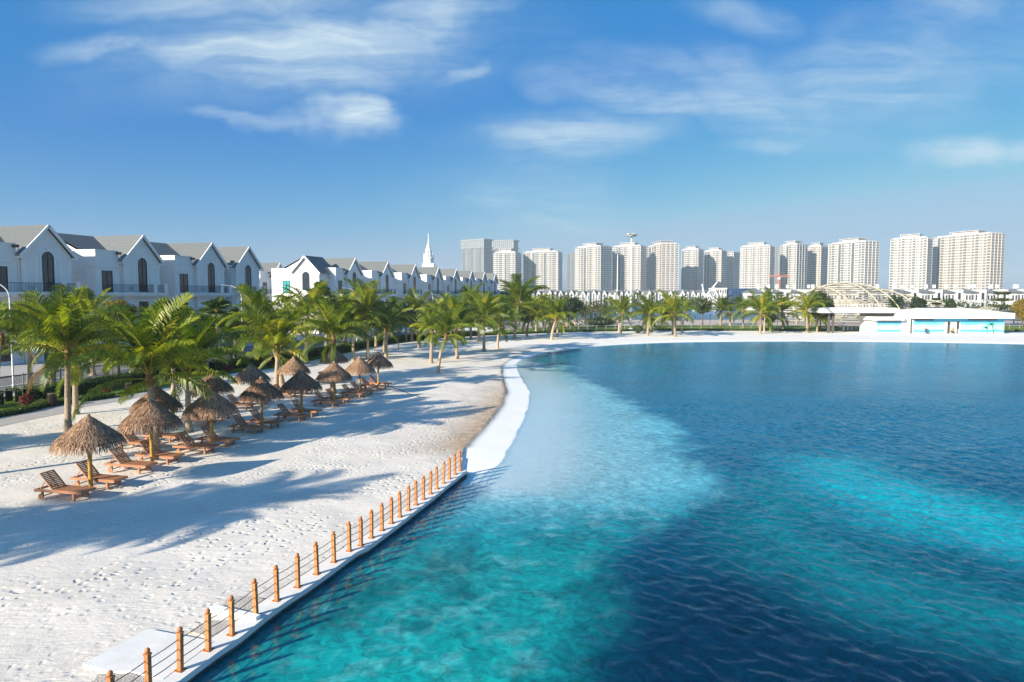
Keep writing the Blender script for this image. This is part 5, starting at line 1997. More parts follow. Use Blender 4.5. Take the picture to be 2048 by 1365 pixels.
    railing(bal, bx0 + .06, .78, -1.2, FLOOR)
    railing(bal, 1.22, 2.5, -1.2, FLOOR)
    # gutter box at the gable's inner corner
    g_ = MB(); g_.box(-GW - .75, -GW - .36, -.5, -.02, PAR - .32, PAR - .05)
    g_.obj('gutter_hopper', M['frame'], t)
    return t


def row_pt(s, out=0.0):
    return H0 + S_AX * s


names = ['white villa with grey gable roof, closest to the left edge', 'white villa second from the left edge, tall arched window', 'white villa third from the left edge, before the fan palms',
         'white gabled villa fourth from the left, narrow front']
v0 = make_villa(True, label=names[0])
vs = snapshot(v0)
copy_thing(v0, vs, row_pt(12.5), RZ, names[1])
copy_thing(v0, vs, row_pt(24.6), RZ, names[2])
v4 = make_villa(False, label=names[3]); v4.location = row_pt(32.6)
v5s = [65, 79.3, 93.8, 108.5, 121.5, 134.5, 146.5, 158]
labs = ['white corner villa with sunlit side gable, first of the far terrace'] + ['white terraced villa, %s of the far terrace from the corner villa' % q for q in ('second', 'third', 'fourth', 'fifth', 'sixth', 'seventh', 'eighth')]
for s, lb in zip(v5s, labs):
    c = copy_thing(v0, vs, row_pt(s), RZ, lb)
    if s == 65:
        corner = c
# the corner villa's sunny side: a second gable wing facing the camera
def corner_wing(t):
    w = MB()
    xl, hw, yc = -9.4, 2.75, 4.4
    w.box(xl, -6.302, yc - hw, yc + hw, 0, EAVE - .3)
    w.poly([(xl, yc + hw, EAVE - .3), (xl, yc - hw, EAVE - .3), (xl, yc, APEX - .22)])
    w.box(-8.4, -6.303, yc + hw + .002, 12.4, 0, PAR)
    w.obj('side_wing', M['wall'], t)
    r_ = MB()
    slope_tiles(r_, (xl - .5, yc - hw - .45, EAVE - .45), (-3.6, yc - hw - .45, EAVE - .45), (xl - .5, yc, APEX), (-3.6, yc, APEX), 15)
    slope_tiles(r_, (-3.6, yc + hw + .45, EAVE - .45), (xl - .5, yc + hw + .45, EAVE - .45), (-3.6, yc, APEX), (xl - .5, yc, APEX), 15)
    r_.obj('side_gable_roof', M['roof'], t)
    k_ = MB()
    for s in (-1, 1):
        k_.bar((xl - .45, yc + s * (hw + .45), EAVE - .53), (xl - .45, yc, APEX - .08), .12, .28)
    k_.obj('barge_board', M['trim'], t)
    # openings on the wing, built on y and turned to face -x
    h = link('side_openings', None, t, (xl, yc, 0), -math.pi / 2)
    return h


h = corner_wing(corner)


def side_window(parent, y, z0, z1, wd, x, arch=False, film=False):
    b = MB()
    if arch:
        op = arch_pts(y, z0, z1, wd); ip = arch_pts(y, z0 + .07, z1 - .09, wd - .2)
    else:
        op = [(y - wd / 2, z0), (y - wd / 2, z1), (y + wd / 2, z1), (y + wd / 2, z0)]
        ip = [(y - wd / 2 + .08, z0 + .08), (y - wd / 2 + .08, z1 - .08), (y + wd / 2 - .08, z1 - .08), (y + wd / 2 - .08, z0 + .08)]
    for i in range(len(op) - 1):
        (a, c), (d, e) = op[i], op[i + 1]; (f, g), (k, l) = ip[i], ip[i + 1]
        b.quad((x - .09, d, e), (x - .09, a, c), (x - .09, f, g), (x - .09, k, l))
        b.quad((x - .09, a, c), (x - .09, d, e), (x, d, e), (x, a, c))
    b.box(x - .08, x - .03, y - .03, y + .03, z0, z1 - .1)
    for q in (.33, .66):
        b.box(x - .075, x - .03, y - wd / 2 + .08, y + wd / 2 - .08, z0 + (z1 - z0) * q - .02, z0 + (z1 - z0) * q + .02)
    fr = b.obj('arched_window' if arch else 'window', M['frame'], parent)
    b = MB(); b.poly([(x - .025, a, c) for a, c in ip]); b.obj('pane', M['teal_film'] if film else M['glass'], fr)


bpy.data.objects.remove(h)
side_window(corner, 4.4, FLOOR + .6, FLOOR + 4.1, 1.5, -9.403, True)
side_window(corner, 9.2, FLOOR + .05, FLOOR + 2.5, 1.5, -8.403, False, True)
side_window(corner, 4.4, 4.2, 6.2, 1.6, -9.403)
side_window(corner, 9.2, 4.2, 6.2, 1.4, -8.403)
# houses across the side street, behind the corner villa
c = copy_thing(v0, vs, row_pt(60) + Vector((-21, 6.5, 0)), RZ, 'white villa with grey roof set back behind the corner villa')
c = copy_thing(v0, vs, row_pt(76) + Vector((-24, 8, 0)), RZ, 'farther set-back villa, only its grey roof showing above the corner villa')
# netted building site at the end of the terrace
p = PY(988, 604, 232)
t = thing('netted_building', 'low building wrapped in dark green netting at the end of the terrace', 'building', (p.x, p.y, 0), .25)
b = MB(); b.box(-8.5, 8.5, 0, 12, 0, 8.2); b.obj('wall', M['concrete'], t)
b = MB()
for k in range(10):
    b.box(-8.8 + k * 1.76, -8.8 + k * 1.76 + 1.70, -.45, -.35, .2, 8.6 + .15 * (k % 3))
b.obj('net', M['green_net'], t)
b = MB()
for k in range(11):
    b.tube([(-8.8 + k * 1.76, -.5, 0), (-8.8 + k * 1.76, -.5, 9.2)], .05, 5)
b.obj('scaffold', M['galv'], t)

# ================================================================ the white spire beyond the villas
sp = PY(858, 592, 420)
t = thing('white_spire', 'slender white tiered tower with needle spire above the far terrace', 'tower', (sp.x, sp.y, 0))
z = lambda v: PY(858, v, 420).z
b = MB()
b.box(-3.6, 3.6, -3.6, 3.6, 0, z(528)); b.obj('base', M['wall'], t)
tiers = [(3.0, 528, 516), (1.9, 516, 507), (1.15, 507, 499)]
for hw, va, vb in tiers:
    b = MB()
    b.lathe([(hw, z(va)), (hw, z(vb) - .5), (hw * 1.12, z(vb) - .4), (hw * 1.12, z(vb)), (hw * .8, z(vb) + .05)], 8)
    for k in range(8):
        a = math.pi / 8 + k * math.pi / 4
        b.bar((hw * math.cos(a), hw * math.sin(a), z(va)), (hw * math.cos(a), hw * math.sin(a), z(vb) + 1.6), .3, .3, up=(1, 0, 0))
        b.lathe([(.22, z(vb) + 1.6), (.05, z(vb) + 3.0)], 4, (hw * math.cos(a), hw * math.sin(a), 0))
    o = b.obj('tier', M['trim'], t)
    b = MB()
    for k in range(8):
        a = k * math.pi / 4
        rr = hw * .94
        b.bar((rr * math.cos(a), rr * math.sin(a), z(va) + .8), (rr * math.cos(a), rr * math.sin(a), z(vb) - 1.2), .5, .2, up=(math.cos(a), math.sin(a), 0))
    b.obj('opening', M['tower_cool'], o)
b = MB(); b.lathe([(.85, z(499)), (.6, z(491)), (.3, z(480)), (.15, z(473))], 8); b.obj('spire', M['trim'], t)
b = MB(); b.lathe([(.1, z(473)), (.5, z(472)), (.55, z(471)), (.1, z(470)), (.05, z(467))], 8); b.obj('finial', M['trim'], t)
# ================================================================ the beach pavilion
YP = 126.0
mz = lambda v: PY(1024, v, YP).z
mx = lambda u: (u - 1024) / F * YP


def mural_material():
    m, nt, p = newmat('painted_sea_mural')
    tc = N(nt, 'ShaderNodeTexCoord')
    sx = N(nt, 'ShaderNodeSeparateXYZ'); L(nt, tc.outputs['Object'], sx.inputs[0])
    h = math_node(nt, 'DIVIDE', sx.outputs[2], 2.8)
    mp = N(nt, 'ShaderNodeMapping'); mp.inputs['Scale'].default_value = (.35, 1, 1.1)
    L(nt, tc.outputs['Object'], mp.inputs[0])
    n = N(nt, 'ShaderNodeTexNoise', inp={'Scale': 1.1, 'Detail': 5.0, 'Roughness': .55})
    L(nt, mp.outputs[0], n.inputs['Vector'])
    rp = N(nt, 'ShaderNodeValToRGB'); e = rp.color_ramp.elements
    e[0].position, e[0].color = 0.0, (.36, .62, .66, 1)
    e[1].position, e[1].color = 1.0, (.02, .38, .68, 1)
    for q, c in ((.10, (.42, .68, .70)), (.16, (.10, .50, .62)), (.245, (.08, .45, .62)), (.262, (.40, .66, .72)), (.50, (.40, .64, .71)), (.72, (.10, .46, .62))):
        k = e.new(q); k.color = (*c, 1)
    hh = math_node(nt, 'ADD', h, math_node(nt, 'MULTIPLY', math_node(nt, 'SUBTRACT', n.outputs[0], .5), math_node(nt, 'MULTIPLY', h, .9)))
    L(nt, hh, rp.inputs[0])
    L(nt, rp.outputs[0], p.inputs['Base Color'])
    p.inputs['Roughness'].default_value = .6
    return m


M['mural'] = mural_material()
M['mural_palm'] = pm('painted_palm', (.05, .33, .24), .6, .2, 2)
M['mural_trunk'] = pm('painted_trunk', (.10, .09, .06), .6, .2, 2)
M['white_paint'] = pm('white_paint', (.70, .70, .69), .6, .03)
M['dark_recess'] = pm('dark_slot', (.10, .09, .09), .8, .1)


def fixed(name, b, mat, parent):
    return b.obj(name, mat, parent)


x0, x1 = mx(1827), mx(2009)
t = thing('beach_pavilion', 'white beach pavilion with low roof and a blue sea mural', 'pavilion', ((x0 + x1) / 2, YP, 0))
hx = (x1 - x0) / 2
ft, fb_, rt_ = mz(626.5), mz(637.5), mz(617.5)
dx0, dx1 = mx(1889) - t.location.x, mx(1921) - t.location.x
dw = mx(1902) - t.location.x
b = MB()
b.box(-hx, dx0, 0, 9, 0, fb_ - .002); b.box(dx1, hx, 0, 9, 0, fb_ - .002); b.box(dx0, dx1, .002, 9, 2.25, fb_ - .003)
b.box(dw, dx1 - .002, .9, 9, 0, 2.248); b.box(dx0 + .002, dw, 3.0, 9, 0, 2.247)
b.obj('wall', M['white_paint'], t)
b = MB()
for a, c, z0 in ((-hx, dx0, 0.02), (dx1, hx, .02), (dx0, dx1, 2.27)):
    b.quad((a, -.02, z0), (c, -.02, z0), (c, -.02, fb_ - .02), (a, -.02, fb_ - .02))
    b.quad((a, -.02, fb_ - .02), (c, -.02, fb_ - .02), (c, .0, fb_ - .02), (a, .0, fb_ - .02))
b.obj('mural', M['mural'], t)
b = MB()
b.box(-hx - .6, hx + 1.1, -1.1, 10, fb_, ft)
b.obj('fascia', M['white_paint'], t)
b = MB()
R0 = [(-hx - .6, -1.1, ft + .003), (hx + 1.1, -1.1, ft + .003), (hx + 1.1, 10, ft + .003), (-hx - .6, 10, ft + .003)]
T0 = [(-hx + 4.0, 2.8, rt_), (hx - 4.6, 2.8, rt_), (hx - 4.6, 6, rt_), (-hx + 4.0, 6, rt_)]
for i in range(4):
    b.quad(R0[i], R0[(i + 1) % 4], T0[(i + 1) % 4], T0[i])
b.quad(*T0)
b.obj('roof', M['galv_roof'] if 'galv_roof' in M else M['concrete'], t)
for a, c in ((1829, 1867), (1936, 1994)):
    b = MB(); b.box(mx(a) - t.location.x, mx(c) - t.location.x, -.14, -.022, fb_ - .36, fb_ - .003)
    b.obj('roller_shutter_box', M['dark_recess'], t)
b = MB()
b.box(dx0 + .05, dw - .55, .1, .16, .02, 2.2)
b.obj('door', M['concrete'], t)
b = MB(); b.box(dw - .5, dw - .02, .5, .56, .02, 2.2); b.obj('doorway', M['dark_recess'], t)
b = MB(); b.box(dw + .02, dx1 - .6, .05, .12, .02, 2.2); b.obj('door_leaf', M['white_paint'], t)
b = MB(); b.box(dx1 - .5, dx1 - .04, .3, .36, .9, 2.2); b.obj('window', M['glass'], t)


def painted_palm(parent, x, h, lean, k, seed):
    r = random.Random(seed)
    b = MB()
    pts = [(x + lean * (q / 6) ** 1.6, h * q / 6) for q in range(7)]
    for (xa, za), (xb, zb) in zip(pts, pts[1:]):
        w = .07 * k
        b.quad((xa - w, -.030, za + .03), (xa + w, -.030, za + .03), (xb + w * .8, -.030, zb + .03), (xb - w * .8, -.030, zb + .03))
    b.obj('painted_trunk', M['mural_trunk'], parent)
    b = MB()
    cx, cz = pts[-1]
    for q in range(9):
        a = R(-30 + 240 * q / 8) + r.uniform(-.1, .1)
        l = k * r.uniform(.8, 1.1)
        prev = (cx, cz)
        for s in range(1, 6):
            u_ = s / 5
            nx_, nz_ = cx + l * u_ * math.cos(a), cz + l * u_ * math.sin(a) - l * .55 * u_ * u_
            w = .11 * k * (1 - u_ * .75)
            b.quad((prev[0], -.033, prev[1] - w), (nx_, -.033, nz_ - w * .7), (nx_, -.033, nz_ + w * .7), (prev[0], -.033, prev[1] + w))
            prev = (nx_, nz_)
    b.obj('painted_fronds', M['mural_palm'], parent)


painted_palm(t, mx(1988) - t.location.x, 1.75, -.45, 1.25, 1)
painted_palm(t, mx(1976) - t.location.x, 1.15, -.35, .85, 2)
# white block and the second, lower building with its own mural
xa, xb = mx(1802), mx(1827)
t2 = thing('white_block', 'plain white wall block joining the two mural buildings', 'building', ((xa + xb) / 2, YP - .15, 0))
hw = (xb - xa) / 2
b = MB(); b.box(-hw, hw - .62, 0, 8, 0, mz(628)); b.obj('wall', M['white_paint'], t2)
b = MB(); b.box(-hw - .08, hw - .60, -.08, 8.1, mz(628) + .002, mz(626)); b.obj('coping', M['trim'], t2)
xa, xb = mx(1747), mx(1802)
t3 = thing('ticket_kiosk', 'low white kiosk with blue mural and rounded white canopy by the turnstiles', 'kiosk', ((xa + xb) / 2, YP - .1, 0))
hw = (xb - xa) / 2
b = MB(); b.box(-hw + .5, hw - .02, 0, 6, 0, mz(641)); b.obj('wall', M['white_paint'], t3)
b = MB(); b.quad((-hw + .62, -.02, .02), (hw - .05, -.02, .02), (hw - .05, -.02, mz(642)), (-hw + .62, -.02, mz(642))); b.obj('mural', M['mural'], t3)
b = MB(); b.box(-hw - .1, hw + .0, -1.0, 6, mz(641) + .002, mz(634))
b.lathe([(.36, mz(641) + .003), (.36, mz(634) - .003)], 10, (-hw - .1, -.6, 0)); b.obj('canopy', M['white_paint'], t3)
b = MB(); b.box(-hw + .8, hw - .1, -.12, -.022, mz(643.5), mz(641) - .005); b.obj('roller_shutter_box', M['dark_recess'], t3)
xa, xb = mx(1652), mx(1806)
t4 = thing('entrance_canopy', 'long flat white entrance canopy with grey roof over the turnstiles', 'canopy', ((xa + xb) / 2, YP + 1.5, 0))
hw = (xb - xa) / 2
z0, z1 = PY(0, 626.5, YP + 1.5).z, PY(0, 617.5, YP + 1.5).z
b = MB(); b.box(-hw, hw, 0, 7, z0, z1); b.obj('slab', M['white_paint'], t4)
b = MB(); b.box(-hw + .3, hw - .3, .3, 6.7, z1 + .002, z1 + .12); b.obj('roof', M['concrete'], t4)
for x in (-hw + 1.6, -hw + 2.4):
    b = MB(); b.box(x, x + .35, 1.0, 1.4, 0, z0 - .002); b.obj('column', M['dark_recess'], t4)
b = MB(); b.box(.4, hw - .4, .9, 1.1, z0 - .55, z0 - .003); b.obj('beam', M['dark_recess'], t4)
b = MB(); b.box(-hw + .6, hw - .6, 6.2, 6.4, 0, z0 - .002)
for k in range(12):
    pass
b = MB()
for k in range(15):
    x = -hw + 3.3 + k * .58
    b.box(x, x + .07, 2.0, 2.07, z1 + .12, z1 + .75)
b.box(-hw + 3.3, -hw + 3.3 + 14 * .58, 2.01, 2.06, z1 + .70, z1 + .76)
b.obj('roof_railing', M['white_paint'], t4)
# turnstiles
for k, u in enumerate((1685, 1693, 1701, 1709, 1721, 1729, 1737)):
    p = P(u, 663, 0)
    t = thing('turnstile', 'slim pale turnstile under the entrance canopy, %s from the left' % ('first', 'second', 'third', 'fourth', 'fifth', 'sixth', 'seventh')[k], 'turnstile', p, 0, 'row of turnstiles')
    b = MB(); b.box(-.12, .12, -.5, .5, 0, .95); b.box(-.15, .15, -.55, .55, .952, 1.02); b.obj('cabinet', M['galv'], t)
    b = MB()
    for a in (0, 2.1, 4.2):
        b.bar((.12, 0, .8), (.55, .25 * math.cos(a), .8 + .25 * math.sin(a)), .04, .04)
    b.obj('arm', M['galv'], t)
p = P(1742, 661, 0)
t = thing('notice_board', 'small pale notice board beside the turnstiles', 'notice board', p)
b = MB(); b.tube([(0, 0, 0), (0, 0, 1.0)], .03, 6); b.obj('pole', M['galv'], t)
b = MB(); b.box(-.22, .22, -.04, .0, 1.0, 1.5); b.obj('panel', pm('pale_panel', (.75, .72, .55), .6, .05), t)


# ---------------------------------------------------------------- people at the pavilion
def person(label, loc, rz, bones, shirt, trousers, hat=None):
    """one skinned body, joints as vertices with their own radius; clothes are thin shells of the same joints"""
    t = thing('person', label, 'person', loc, rz)

    def skin(name, verts, edges, mat, root=0):
        me = bpy.data.meshes.new(name)
        me.from_pydata([v[0] for v in verts], edges, [])
        o = link(name, me, t)
        me.materials.append(mat)
        s = o.modifiers.new('skin', 'SKIN'); s.use_smooth_shade = True
        sv = me.skin_vertices[0].data
        for i, v in enumerate(verts):
            sv[i].radius = (v[1], v[1] * (v[2] if len(v) > 2 else 1))
            sv[i].use_root = (i == root)
        u = o.modifiers.new('sub', 'SUBSURF'); u.levels = u.render_levels = 1
        return o
    B_ = bones
    V = [B_['pelvis'], B_['waist'], B_['chest'], B_['neck'], B_['head'], B_['crown']]
    E_ = [(0, 1), (1, 2), (2, 3), (3, 4), (4, 5)]
    for s in 'lr':
        k = len(V)
        V += [B_['sh' + s], B_['el' + s], B_['wr' + s], B_['ha' + s]]
        E_ += [(2, k), (k, k + 1), (k + 1, k + 2), (k + 2, k + 3)]
        k = len(V)
        V += [B_['hi' + s], B_['kn' + s], B_['an' + s], B_['to' + s]]
        E_ += [(0, k), (k, k + 1), (k + 1, k + 2), (k + 2, k + 3)]
    skin('body', V, E_, M['person_skin'])
    g = 1.18
    V = [(v[0], v[1] * g) + tuple(v[2:]) for v in (B_['pelvis'], B_['waist'], B_['chest'], B_['shl'], B_['ell'], B_['shr'], B_['elr'])]
    skin('shirt', V, [(0, 1), (1, 2), (2, 3), (3, 4), (2, 5), (5, 6)], shirt)
    V = [(v[0], v[1] * g) + tuple(v[2:]) for v in (B_['pelvis'], B_['hil'], B_['knl'], B_['anl'], B_['hir'], B_['knr'], B_['anr'])]
    skin('trousers', V, [(0, 1), (1, 2), (2, 3), (0, 4), (4, 5), (5, 6)], trousers)
    hd = Vector(B_['head'][0])
    b = MB()
    if hat:
        b.lathe([(.20, .05), (.20, .065), (.115, .07), (.10, .14), (.02, .16)], 12, tuple(hd)); b.obj('hat', hat, t, smooth=True)
    else:
        b.lathe([(.112, .02), (.122, .07), (.09, .13), (.02, .155)], 10, tuple(hd + Vector((0, .015, 0)))); b.obj('hair', M['dark_cloth'], t, smooth=True)
    return t


sq = dict(pelvis=((0, .05, .42), .13), waist=((0, .0, .58), .12), chest=((0, -.12, .80), .14), neck=((0, -.19, .96), .05), head=((0, -.22, 1.06), .085), crown=((0, -.24, 1.18), .07),
          shl=((-.17, -.14, .88), .06), ell=((-.24, -.30, .66), .045), wrl=((-.16, -.46, .52), .03), hal=((-.13, -.52, .48), .035),
          shr=((.17, -.14, .88), .06), elr=((.24, -.30, .66), .045), wrr=((.16, -.46, .52), .03), har=((.13, -.52, .48), .035),
          hil=((-.10, .03, .40), .10), knl=((-.16, -.36, .47), .065), anl=((-.15, -.16, .08), .045), tol=((-.17, -.36, .04), .035),
          hir=((.10, .03, .40), .10), knr=((.16, -.36, .47), .065), anr=((.15, -.16, .08), .045), tor=((.17, -.36, .04), .035))
person('person in a yellow top crouching in the pavilion doorway', (mx(1904), YP - .1, 0.0), .3, sq, M['yellow_cloth'], M['dark_cloth'])
st_ = dict(pelvis=((0, .05, .46), .13), waist=((0, .05, .62), .12), chest=((0, .02, .85), .14), neck=((0, -.01, 1.02), .05), head=((0, -.02, 1.12), .085), crown=((0, -.02, 1.24), .07),
           shl=((-.17, 0, .95), .06), ell=((-.22, -.08, .70), .045), wrl=((-.16, -.25, .58), .03), hal=((-.14, -.31, .55), .035),
           shr=((.17, 0, .95), .06), elr=((.22, -.08, .70), .045), wrr=((.16, -.25, .58), .03), har=((.14, -.31, .55), .035),
           hil=((-.10, .0, .44), .10), knl=((-.14, -.40, .46), .065), anl=((-.14, -.42, .08), .045), tol=((-.15, -.60, .04), .035),
           hir=((.10, .0, .44), .10), knr=((.14, -.40, .46), .065), anr=((.14, -.42, .08), .045), tor=((.15, -.60, .04), .035))
pl = (mx(1848), YP - .75, 0.0)
person('person in dark clothes and pale hat sitting before the mural', pl, -.6, st_, M['dark_cloth'], M['blue_clad'], M['concrete'])
t = thing('stool', 'small stool under the person before the mural', 'stool', (pl[0], pl[1] + .05, 0), -.6)
b = MB(); b.box(-.18, .18, -.16, .2, .30, .34); b.obj('seat', M['wood'], t)
for sx in (-1, 1):
    for sy in (-1, 1):
        b = MB(); b.box(sx * .15 - .02, sx * .15 + .02, sy * .14 + .02 - .02, sy * .14 + .04, 0, .298); b.obj('leg', M['wood'], t)

# ================================================================ cream pergola shell on the plaza
def pergola():
    Y0 = 176.0
    xs = lambda u: (u - 1024) / F * Y0
    xl, xr = xs(1545), xs(1965)
    t = thing('pergola_shell', 'huge cream shell pergola of curved ribs and slats behind the pavilion', 'pergola', ((xl + xr) / 2, Y0, 0))
    cx = (xl + xr) / 2
    prof = [(1545, 640), (1575, 606), (1610, 586), (1650, 572), (1684, 566.5), (1730, 573), (1800, 590), (1870, 606), (1930, 622), (1965, 640)]
    PX = [xs(u) - cx for u, v in prof]
    PZ = [PY(0, v, Y0).z for u, v in prof]

    def H(x):
        return float(np.interp(x, PX, PZ))
    n = 40
    D = 15.0
    k = 0
    zk = .9
    while zk < max(PZ) - .1:
        xs_ = [x for x in np.linspace(PX[0], PX[-1], 121) if H(x) > zk + .05]
        for side in (-1, 1):
            pts = []
            for x in xs_[::3] + [xs_[-1]]:
                h = H(x); w = D * (h / max(PZ)) ** .5 * .92
                pts.append((x, side * w * max(0.0, 1 - (zk / h) ** 2) ** .5, zk + .05 * math.sin(x * .2)))
            b = MB(); b.tube(pts, .12, 4)
            b.obj('slat', M['cream'], t)
        zk += .52
    for u in (1560, 1600, 1640, 1684, 1720, 1760, 1800, 1850, 1900, 1945):
        x = xs(u) - cx
        h = H(x) + .1; w = D * (h / max(PZ)) ** .5
        lean = 4.0
        pts = [(x + lean * (1 - math.sin(math.pi * i / 20)) * (1 if i < 10 else -1), w * .92 * -math.cos(math.pi * i / 20), h * max(0, math.sin(math.pi * i / 20)) ** .75) for i in range(21)]
        b = MB(); b.tube(pts, .17, 8); b.obj('rib', M['cream'], t, smooth=True)
    pts = [(x, 0, z + .12) for x, z in zip(np.linspace(PX[0], PX[-1], 30), [H(x) for x in np.linspace(PX[0], PX[-1], 30)])]
    b = MB(); b.tube(pts, .26, 8); b.obj('ridge', M['cream'], t, smooth=True)
    for u in (1672, 1694, 1716, 1722, 1552, 1578):
        x = xs(u) - cx
        b = MB(); b.tube([(x, -13, 0), (x - .3, -13, 2.6), (x - 1.0, -12.4, 5.0)], [.30, .26, .2], 8); b.obj('leg', M['cream'], t, smooth=True)


pergola()
# smaller arch at the right edge
t = thing('small_arch_shelter', 'small cream arched shelter at the right edge beside the pavilion', 'shelter', ((2030 - 1024) / F * 160, 160, 0))
for k in range(7):
    b = MB()
    pts = [(-5.5 * math.cos(math.pi * i / 14), k * 1.3, 4.4 * math.sin(math.pi * i / 14) ** .7 if 0 < i < 14 else 0) for i in range(15)]
    b.tube(pts, .17 if k in (0, 6) else .08, 6); b.obj('rib', M['cream'], t)
for i in range(1, 14):
    b = MB(); z = 4.4 * math.sin(math.pi * i / 14) ** .7; x = -5.5 * math.cos(math.pi * i / 14)
    b.tube([(x, 0, z + .1), (x, 7.8, z + .1)], .06, 5); b.obj('slat', M['cream'], t)

# ================================================================ white mast structure across the far lake
Ym = 300.0
Q = lambda u, v, dy=0.0: PY(u, v, Ym + dy)
o = Q(1410, 600); o.z = 0
t = thing('mast_sculpture', 'white leaning steel mast structure with stays across the water', 'steel structure', o)
b = MB(); b.tube([Q(1390, 622) - o, Q(1412, 592) - o, Q(1435, 564) - o], [.45, .42, .28], 8); b.obj('mast', M['lamp_pole'], t)
b = MB(); b.tube([Q(1404, 568.5) - o, Q(1409, 592) - o, Q(1412, 604) - o], [.3, .36, .36], 8); b.obj('mast', M['lamp_pole'], t)
for k in range(6):
    b = MB(); b.tube([Q(1412 + 3.2 * k, 590 - 3.8 * k) - o, Q(1418 + 3.6 * k, 604 - k) - o, Q(1426 + 2.5 * k, 618) - o], .14, 5); b.obj('stay', M['lamp_pole'], t)
b = MB(); b.tube([Q(1385, 622) - o, Q(1432, 621) - o], .4, 6); b.tube([Q(1388, 622) - o, Vector((Q(1388, 622).x - o.x, 0, 0))], .3, 6)
b.tube([Q(1430, 621) - o, Vector((Q(1430, 621).x - o.x, 0, 0))], .3, 6); b.obj('base_beam', M['lamp_pole'], t)

# ================================================================ far villas
M['far_wall'] = pm('far_white_render', (.62, .61, .60), .7, .06, .3)


def gabled_far():
    t = thing('far_villa', 'x', 'villa', (0, 0, 0), 0, 'small white gabled villas far across the water')
    b = MB(); b.box(-3.9, 3.9, 0, 10, 0, 7.2)
    b.box(-2.3, 1.0, -.6, -.002, 0, 7.6); b.poly([(-2.3, -.6, 7.6), (1.0, -.6, 7.6), (-.65, -.6, 10.6)])
    b.box(2.1, 3.5, -.4, -.003, 0, 8.9)
    b.obj('wall', M['far_wall'], t)
    b = MB()
    b.quad((-4.0, -.3, 7.25), (4.0, -.3, 7.25), (4.0, 4.5, 10.2), (-4.0, 4.5, 10.2))
    b.quad((4.0, 10.3, 7.25), (-4.0, 10.3, 7.25), (-4.0, 4.5, 10.2), (4.0, 4.5, 10.2))
    b.quad((-2.5, -.8, 7.5), (-2.5, 3.5, 7.5), (-.65, 3.5, 10.8), (-.65, -.8, 10.8)); b.quad((1.2, 3.5, 7.5), (1.2, -.8, 7.5), (-.65, -.8, 10.8), (-.65, 3.5, 10.8))
    b.obj('roof', M['roof'], t)
    for (a, c, z0, z1, y) in ((-.95, -.35, 4.6, 8.0, -.61), (-3.3, -2.8, 4.6, 6.2, -.01), (2.55, 3.05, 4.6, 7.2, -.41), (-1.2, -.1, .6, 3.4, -.61), (-3.5, -2.6, .6, 3.0, -.01)):
        b = MB(); b.box(a, c, y - .05, y, z0, z1); b.obj('window', M['glass'], t)
    return t


nth = ['first', 'second', 'third', 'fourth', 'fifth', 'sixth', 'seventh', 'eighth', 'ninth', 'tenth', 'eleventh', 'twelfth', 'thirteenth', 'fourteenth', 'fifteenth', 'sixteenth',
       'seventeenth', 'eighteenth', 'nineteenth', 'twentieth', 'twenty-first', 'twenty-second', 'twenty-third', 'twenty-fourth', 'twenty-fifth']
Yv = 430.0
g0 = gabled_far(); gs = snapshot(g0)
nv = 19
for k in range(nv):
    u = 1035 + (1432 - 1035) * k / (nv - 1)
    loc = Vector(((u - 1024) / F * Yv, Yv + (k % 3) * 1.5, 0))
    lb = 'small white gabled villa across the water, %s from the left' % nth[k]
    if k == 0:
        g0.location = loc; g0['label'] = lb
    else:
        copy_thing(g0, gs, loc, 0, lb, scale=(1, 1, 1.0 + .04 * (k % 2)))
# flat-topped white block and blue-clad block right of them
def block(label, u0, u1, vt, Y, mat, nx, nz, name, cat):
    xa, xb = (u0 - 1024) / F * Y, (u1 - 1024) / F * Y
    H = PY(0, vt, Y).z
    t = thing(name, label, cat, ((xa + xb) / 2, Y, 0))
    hw = (xb - xa) / 2
    b = MB(); b.box(-hw, hw, 0, 12, 0, H); b.obj('wall', M[mat], t)
    b = MB(); b.box(-hw - .4, hw + .4, -.4, 12.4, H + .002, H + .5); b.obj('cornice', M['trim'] if mat != 'blue_clad' else M['blue_clad'], t)
    for i in range(nx):
        for k in range(nz):
            x = -hw + (i + .5) * 2 * hw / nx
            z = H * (k + .25) / nz
            b = MB(); b.box(x - hw / nx * .4, x + hw / nx * .4, -.06, -.002, z, z + H / nz * .55); b.obj('window', M['glass'], t)


block('flat-topped white block at the right end of the gabled villas', 1428, 1452, 578, 430, 'far_wall', 5, 3, 'white_block', 'building')
block('narrow white block left of the blue-clad building', 1452, 1464, 581, 432, 'far_wall', 3, 3, 'white_block', 'building')
block('long low blue-clad building before the wide tower', 1462, 1510, 579, 425, 'blue_clad', 8, 2, 'blue_building', 'building')


